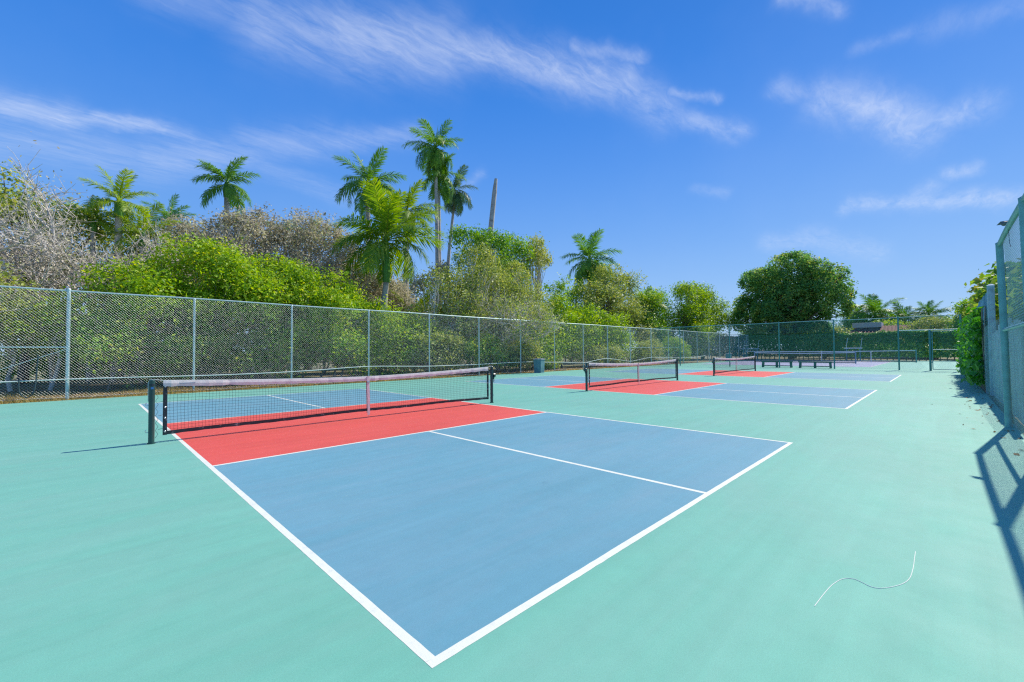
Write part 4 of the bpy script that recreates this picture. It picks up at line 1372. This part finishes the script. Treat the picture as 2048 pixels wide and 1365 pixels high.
add_tree('tree', 'olive leafed tree behind the bare trees at the left edge', 'tree', (-3.6, 28, 0), [(-4.4, 28, 6.6, 3.0, 2.2, 3.4), (-1.2, 28.5, 5.6, 2.8, 2.2, 3.2), (1.8, 28.5, 5.2, 2.5, 2.2, 3.0)], 950, 24, 0.32, 0.17, 'L_olive', 16, 0.2, 2, limb_n=60)

for i, (x, y, z, m, lb) in enumerate(((2.0, 31.0, 2.4, 'L_mid', 'dark green undergrowth far behind the big bush, left part'), (8.0, 31.5, 2.6, 'L_mid', 'dark green undergrowth far behind the big bush, right part'),
                                      (14.5, 31.0, 5.6, 'L_grey', 'dusty thicket behind the palm trunks, left part'), (20.5, 31.0, 6.2, 'L_grey', 'dusty thicket behind the palm trunks, right part'), (-4.5, 32.0, 2.8, 'L_mid', 'dark green undergrowth behind the bare trees at far left'), (26.0, 27.0, 4.2, 'L_olive', 'olive thicket between the big twiggy shrub and the corner bush'), (36.8, 27.5, 6.8, 'L_mid', 'green thicket left of the lone palm trunk'))):
    add_tree('shrub', lb, 'shrub', (x, y, 0), [(x - 2, y, z * 0.7, 2.6, 1.4, z * 0.85), (x + 2, y, z * 0.65, 2.6, 1.4, z * 0.85)], 560, 22, 0.34, 0.22, m, 120 + i, 0.08, 3, group='undergrowth behind the bushes', limb_n=30, lower=-0.9, wname='stem')

# twiggy olive mound right of the palms
t = add_tree('shrub', 'big twiggy olive shrub left of center, under the dead trunk', 'shrub', (18.6, 20.8, 0), [(15.6, 20.6, 3.8, 2.4, 1.9, 3.0), (18.2, 21.0, 4.8, 2.9, 2.2, 3.6), (21.2, 21.0, 4.2, 2.8, 2.1, 3.5), (23.6, 20.6, 3.2, 2.0, 1.7, 2.4), (14.0, 20.2, 2.2, 1.6, 1.4, 2.0)],
             1350, 26, 0.28, 0.14, 'L_olive', 17, 0.10, 7, wood='twig', limb_n=420, inner=0.25, shoots=0.08, rough=0.14, lower=-0.8, wname='stem', tint_mid=0.55)
twig_tree('bare_shrub', 'bare twiggy shrub in front of the big olive shrub', 'shrub', (18.9, 19.2, 0), 6.0, 3.7, 61, 'twig', 'L_olive', 6000, 0.13, 'trees and shrubs beyond the fence', kids=(11, 6, 5, 4), r0=0.07, first=0.38, rmin=0.008, upb=0.3)
add_tree('tree', 'dark green tree behind the dead palm trunk', 'tree', (26.8, 30, 0), [(24.8, 30, 10.4, 2.3, 2, 2.6), (28.2, 30, 10.8, 2.6, 2, 3.1), (31.0, 30.5, 10.6, 2.5, 2, 3.0), (28, 30, 7.2, 4.6, 2.2, 3.4)], 1000, 24, 0.38, 0.21, 'L_mid', 18, 0.3, 1, limb_n=70, shoots=0.05, tint_mid=0.35)
add_tree('tree', 'slender olive tree with airy crown right of the dead trunk', 'tree', (34.6, 30.5, 0), [(35.0, 30.5, 12.2, 1.9, 1.5, 1.7), (33.4, 30.2, 10.2, 1.6, 1.5, 1.5)], 240, 22, 0.32, 0.2, 'L_olive', 19, 0.18, 3, wood='twig', limb_n=60, inner=0.3, tint_mid=0.7)

# masses towards the corner of the court
add_tree('bush', 'bright yellow green bush by the fence left of the corner', 'bush', (27.5, 19.6, 0), [(23.6, 19.6, 2.4, 2.0, 1.6, 2.1), (26.0, 20.0, 2.8, 2.5, 1.8, 2.8), (28.9, 20.0, 2.7, 2.4, 1.8, 2.8), (31.8, 19.8, 2.4, 2.3, 1.7, 2.3), (34.4, 19.6, 2.1, 2.0, 1.6, 2.4)], 1250, 26, 0.30, 0.16, 'L_bright', 21, 0.09, 5, limb_n=50, lower=-0.8, shoots=0.05, wname='stem', tint_mid=0.42)
add_tree('tree', 'rounded olive tree behind the lone palm', 'tree', (41.5, 25.5, 0), [(38.4, 25, 5.6, 3.0, 2.4, 4.0), (42.4, 25.5, 7.0, 3.2, 2.6, 4.2), (46.2, 26, 6.6, 2.8, 2.4, 4.3), (44, 24.4, 3.8, 3.8, 2.2, 3.3)], 1150, 26, 0.42, 0.22, 'L_olive', 22, 0.28, 2, limb_n=80, lower=-0.8, shoots=0.1)
add_tree('tree', 'dark dense tree right of the rounded olive tree', 'tree', (50.5, 25.5, 0), [(48.8, 25, 5.0, 3.0, 2.2, 3.7), (52.4, 25.5, 5.6, 3.0, 2.4, 4.0), (50.4, 23.6, 3.0, 3.2, 1.8, 2.7)], 850, 26, 0.42, 0.22, 'L_mid', 23, 0.25, 2, limb_n=60, lower=-0.8, tint_mid=0.4)
add_tree('tree', 'sunny green tree left of the big round tree', 'tree', (58.5, 23, 0), [(55.4, 22.8, 5.6, 3.0, 2.2, 4.2), (59.4, 23.0, 6.4, 3.2, 2.4, 4.6), (63.4, 23.2, 6.2, 3.2, 2.4, 4.6), (57.4, 21.2, 3.0, 3.8, 1.8, 2.8), (66.0, 22.0, 5.0, 2.6, 2.2, 4.0)], 1300, 26, 0.42, 0.23, 'L_bright', 24, 0.25, 3, limb_n=70, lower=-0.8, tint_mid=0.3)

# shrubs right behind the fence mesh
for i, (x, y, rx, rz, m, lb, tm) in enumerate((
        (13.2, 18.4, 1.7, 1.3, 'L_olive', 'low olive shrub behind the fence right of the bright bush', 0.5),
        (16.4, 18.5, 1.8, 1.4, 'L_mid', 'low green shrub behind the fence left of the teal bin', 0.6),
        (19.6, 18.2, 1.7, 1.25, 'L_olive', 'low pale shrub right behind the teal bin', 0.6),
        (22.6, 18.4, 1.6, 1.2, 'L_mid', 'low green shrub behind the fence right of the teal bin', 0.5),
        (29.8, 18.2, 2.0, 0.95, 'L_olive', 'low scrubby shrub behind the middle net', 0.5),
        (37.6, 18.4, 2.4, 1.5, 'L_olive', 'scrubby shrub past the fence corner', 0.55),
        (43.0, 18.4, 2.8, 1.6, 'L_mid', 'green shrub behind the fence past the corner', 0.5))):
    add_tree('shrub', lb, 'shrub', (x, y, 0), [(x, y, rz * 0.85, rx, 1.0, rz), (x + rx * 0.5, y + 0.4, rz * 1.0, rx * 0.8, 0.9, rz * 0.95), (x - rx * 0.6, y + 0.2, rz * 0.7, rx * 0.7, 0.9, rz * 0.85)], 300, 24, 0.20, 0.13, m, 70 + i, 0.05, 5, group='low shrubs behind the left fence', limb_n=40, lower=-0.9, wname='stem', tint_mid=tm)

# hanging vines and stems seen through the mesh under the big bush
for i, x in enumerate((-0.4, 2.2, 5.0, 7.8)):
    twig_tree('bare_shrub', ('leafy tangled stems under the big bush, %s' % ('leftmost clump', 'second clump from the left', 'third clump from the left', 'clump nearest the net strap')[i]), 'shrub', (x, 19.6, 0), 2.9, 1.6, 80 + i, 'twigdark', 'L_mid', 6500, 0.12, 'tangled stems under the big bush', kids=(9, 5, 5, 4), r0=0.035, first=0.4, rmin=0.004)

# ------------------------------------------------------------------ beyond the far end
t = thing('tree', 'big dark round-crowned tree with dense foliage beyond the far fence', 'tree', (68, 13.0, 0))
bl = [(0, 0.4, 10.0, 4.6, 4.6, 4.9), (0, 3.8, 8.4, 4.2, 3.4, 4.4), (0, -3.0, 8.6, 4.2, 3.4, 4.4), (-1.5, 0, 7.4, 4.4, 5.0, 3.4), (0, 5.8, 5.2, 3.4, 2.2, 3.6), (0, -4.6, 7.2, 3.2, 2.2, 3.2), (-1.2, 1.4, 3.6, 3.0, 5.4, 2.9), (-1.0, -2.6, 3.2, 2.4, 2.6, 2.2)]
o, C = crown('round_tree', bl, 1900, 34, 0.36, 0.30, 'L_dark', t, lower=-0.8, inner=0.15, seed=31, rough=0.10, tint_mid=0.45, lobes=95)
limbs('round_tree', (0, 0.2, 0), C[::22], 0.5, 'bark', t, 5, 6, 0.32, rt_=0.03)

hd = thing('hedge', 'tall clipped dark hedge across the back beyond the far courts', 'hedge', (62.8, 7, 0))
r = np.random.default_rng(9)
n = 42000
side = r.random(n)
P = np.empty((n, 3))
P[:, 1] = r.uniform(-10.5, 21.0, n)
topm = side < 0.3
P[:, 0] = np.where(topm, r.uniform(-0.5, 0.5, n), -0.5 + r.normal(0, 0.07, n))
top = 3.05 + 0.10 * np.sin(P[:, 1] * 0.9) + 0.05 * np.sin(P[:, 1] * 3.1)
P[:, 2] = np.where(topm, top + r.normal(0, 0.10, n), r.uniform(0.1, 1, n) ** 0.9 * top)
nr = unit(np.where(topm[:, None], np.array([0, 0, 1.0]), np.array([-1.0, 0, 0.5])) + r.normal(0, 0.5, (n, 3)))
V, F = leaves(P, nr, 0.19, 0.6, r=r)
link('foliage', np_mesh('hedge_leaves', V, F, np.repeat(np.clip(r.normal(0.5, 0.25, n), 0, 1), 2)), 'L_hedge', hd)
A = np.stack([r.uniform(-0.3, 0.3, 60), np.linspace(-10.3, 20.8, 60), np.zeros(60)], 1)
V, F = segs(A, A + np.array([0, 0.05, 2.7]), 0.05, 0.02, 4)
link('stems', np_mesh('hedge_stems', V, F), 'bark', hd)['kind'] = 'stuff'

hs = thing('house', 'low house with red brown tile roof behind the hedge', 'house', (76, 3.6, 0))
part('wall', MB().box(0, -4.0, 0, 6, 5.0, 3.3), 'stucco', hs)
rf_ = MB()
rf_.add([(-0.6, -4.6, 3.25), (6.6, -4.6, 3.25), (6.6, 5.6, 3.25), (-0.6, 5.6, 3.25), (2.4, -2.0, 4.5), (2.4, 3.0, 4.5), (3.6, -2.0, 4.5), (3.6, 3.0, 4.5)], [(0, 4, 5, 3), (1, 2, 7, 6), (0, 1, 6, 4), (3, 5, 7, 2), (4, 6, 7, 5), (0, 3, 2, 1)])
ro = part('roof', rf_, 'roof', hs)
for k in range(26):
    y = -4.4 + k * 0.39
    yt = min(max(y, -2.0), 3.0)
    part('tile_row', MB().tube([(-0.6, y, 3.30), (2.4, yt, 4.54)], 0.07, 6), 'roof', ro)
part('parapet', MB().box(1.5, 1.0, 4.3, 4.5, 4.2, 5.0, 0.02), 'stucco', hs)

for i, (x, y, rx, ry, rz, z, m, lb) in enumerate((
        (74, 10.5, 3, 3.0, 2.0, 2.2, 'L_olive', 'olive bush behind the hedge beneath the round tree'),
        (86, 5.0, 2, 4.2, 1.9, 3.6, 'L_bright', 'yellow green tree just above the house roof'),
        (74, -0.6, 3, 2.6, 2.6, 2.6, 'L_olive', 'golden olive bush behind the hedge above the gate'),
        (70, -3.8, 3, 2.0, 3.0, 3.6, 'L_mid', 'dark green tree behind the hedge near the right fence'),
        (100, 12, 4, 7, 3.2, 3.2, 'L_hedge', 'distant tree row left of the house'),
        (104, -2, 4, 7, 3.0, 3.2, 'L_hedge', 'distant tree row right of the house'))):
    add_tree('bush' if z < 3 else 'tree', lb, 'bush' if z < 3 else 'tree', (x, y, 0), [(x, y, z, rx, ry, rz), (x + 0.5, y + ry * 0.6, z * 0.9, rx * 0.8, ry * 0.6, rz * 0.85), (x - 0.4, y - ry * 0.6, z * 0.85, rx * 0.8, ry * 0.6, rz * 0.9)], 420, 22, 0.38, 0.24, m, 90 + i, 0.15, 2, group='greenery behind the hedge', limb_n=40, lower=-0.8)

# ------------------------------------------------------------------ right side plants
vi = thing('vine', 'lush green vine climbing the tall teal board fence', 'vine', (20, -2.43, 0))
r = np.random.default_rng(12)
n = 7000
xv_ = r.uniform(17.5, 31.0, n)
prof = 2.25 + 0.35 * np.sin(xv_ * 1.1) - 0.3 * (xv_ < 18.4)
P = np.stack([xv_ - 20, 0.05 + np.abs(r.normal(0, 0.13, n)) + 0.10 * np.sin(xv_ * 2.2) ** 2, r.uniform(0.05, 1, n) ** 0.8 * prof], 1)
holes = (np.sin(xv_ * 1.9 + P[:, 2] * 2.1) + np.sin(xv_ * 0.8 - P[:, 2] * 3.0 + 1) < -0.85)
P = P[~holes]
nr = unit(np.array([-0.2, 1.0, 0.35]) + r.normal(0, 0.5, P.shape))
V, F = leaves(P, nr, 0.16, 0.75, r=r, droop=0.8)
link('leaves', np_mesh('vine_leaves', V, F, np.repeat(np.clip(r.normal(0.5, 0.25, len(P)), 0, 1), 2)), 'L_vine', vi)
A, B = [], []
for k in range(46):
    p = np.array([r.uniform(-2.6, 10.5), 0.05, 0.0])
    for s in range(7):
        q = p + np.array([r.normal(0, 0.14), r.normal(0, 0.01), 0.36])
        A.append(p); B.append(q); p = q
V, F = segs(A, B, 0.012, 0.009, 4)
link('stems', np_mesh('vine_stems', V, F), 'twigdark', vi)['kind'] = 'stuff'
add_tree('shrub', 'broad leafed yellow green shrub spilling over the tall teal board fence', 'shrub', (21, -3.4, 0), [(18.6, -3.2, 3.0, 1.5, 0.6, 1.0), (21.5, -3.1, 3.3, 2.4, 0.65, 1.0), (25.5, -3.2, 3.4, 2.6, 0.7, 1.1), (15.6, -3.5, 2.2, 1.7, 0.7, 1.3)], 340, 18, 0.20, 0.19, 'L_seagrape', 34, 0.05, 4, group='plants along the right fence', limb_n=60, aspect=0.85, shoots=0.06, wname='stem', lower=-0.9)
add_tree('tree', 'small leafed tree behind the vine fence farther back', 'tree', (38, -4.0, 0), [(36, -3.9, 3.6, 3.2, 0.9, 1.5), (41, -3.9, 4.0, 3.6, 1.0, 1.7)], 330, 22, 0.30, 0.16, 'L_olive', 35, 0.1, 2, group='plants along the right fence', limb_n=60, shoots=0.08)
add_tree('shrub', 'leafy shrub behind the chain link at the right edge', 'shrub', (11, -3.9, 0), [(8.5, -3.7, 1.6, 2.0, 0.8, 1.5), (11.5, -3.8, 1.7, 2.0, 0.8, 1.6), (5.0, -3.7, 1.5, 2.2, 0.8, 1.4)], 380, 24, 0.20, 0.13, 'L_vine', 36, 0.05, 4, group='plants along the right fence', limb_n=50, wname='stem', lower=-0.9)

# ------------------------------------------------------------------ grass verge and litter
r = np.random.default_rng(21)
n = 30000
x = np.concatenate([r.uniform(-9, 36, 16000), r.uniform(-9, 4, 14000)])
y = 16.24 + np.concatenate([np.abs(r.normal(0, 0.55, 16000)), r.uniform(0, 3.6, 14000)])
h = r.uniform(0.05, 0.14, n) * (1 + 0.5 * np.sin(x * 1.7))
P = np.stack([x, y, np.full(n, -0.03)], 1)
ln = unit(np.stack([r.normal(0, 0.5, n), r.normal(0, 0.4, n), np.ones(n)], 1)) * np.abs(h)[:, None]
a = r.uniform(0, 6.28, n)
wv = np.stack([np.cos(a), np.sin(a), np.zeros(n)], 1) * 0.010
V = np.stack([P - wv, P + wv, P + ln], 1).reshape(-1, 3)
F = np.arange(3 * n).reshape(-1, 3)
tint = np.clip(r.normal(0.25, 0.25, n) + 0.35 * (y > 18.8), 0, 1)
go = link('grass', np_mesh('grass', V, F, tint), 'grass')
go['kind'] = 'stuff'
tag(go, 'dry yellow grass along the foot of the left fence', 'grass')
n = 9000
P = np.stack([r.uniform(-6, 45, n), 16.7 + r.gamma(2.0, 0.8, n), r.uniform(-0.02, 0.02, n)], 1)
nr = unit(np.array([0, 0, 1.0]) + r.normal(0, 0.35, (n, 3)))
V, F = leaves(P, nr, 0.09, 0.6, r=r)
lo = link('leaf_litter', np_mesh('leaf_litter', V, F, np.repeat(np.clip(r.normal(0.5, 0.3, n), 0, 1), 2)), 'litter')
lo['kind'] = 'stuff'
tag(lo, 'brown fallen leaves scattered under the shrubs behind the fence', 'leaves')
n = 70
P = np.stack([r.uniform(6.5, 20, n), -2.3 + r.gamma(1.2, 0.16, n), np.full(n, 0.008)], 1)
nr = unit(np.array([0, 0, 1.0]) + r.normal(0, 0.3, (n, 3)))
V, F = leaves(P, nr, 0.06, 0.6, r=r)
V[:, 2] = np.maximum(V[:, 2], 0.003)
lo = link('leaf_litter', np_mesh('court_litter', V, F, np.repeat(np.clip(r.normal(0.5, 0.3, n), 0, 1), 2)), 'litter')
lo['kind'] = 'stuff'
tag(lo, 'few dead leaves on the court beside the right fence', 'leaves')
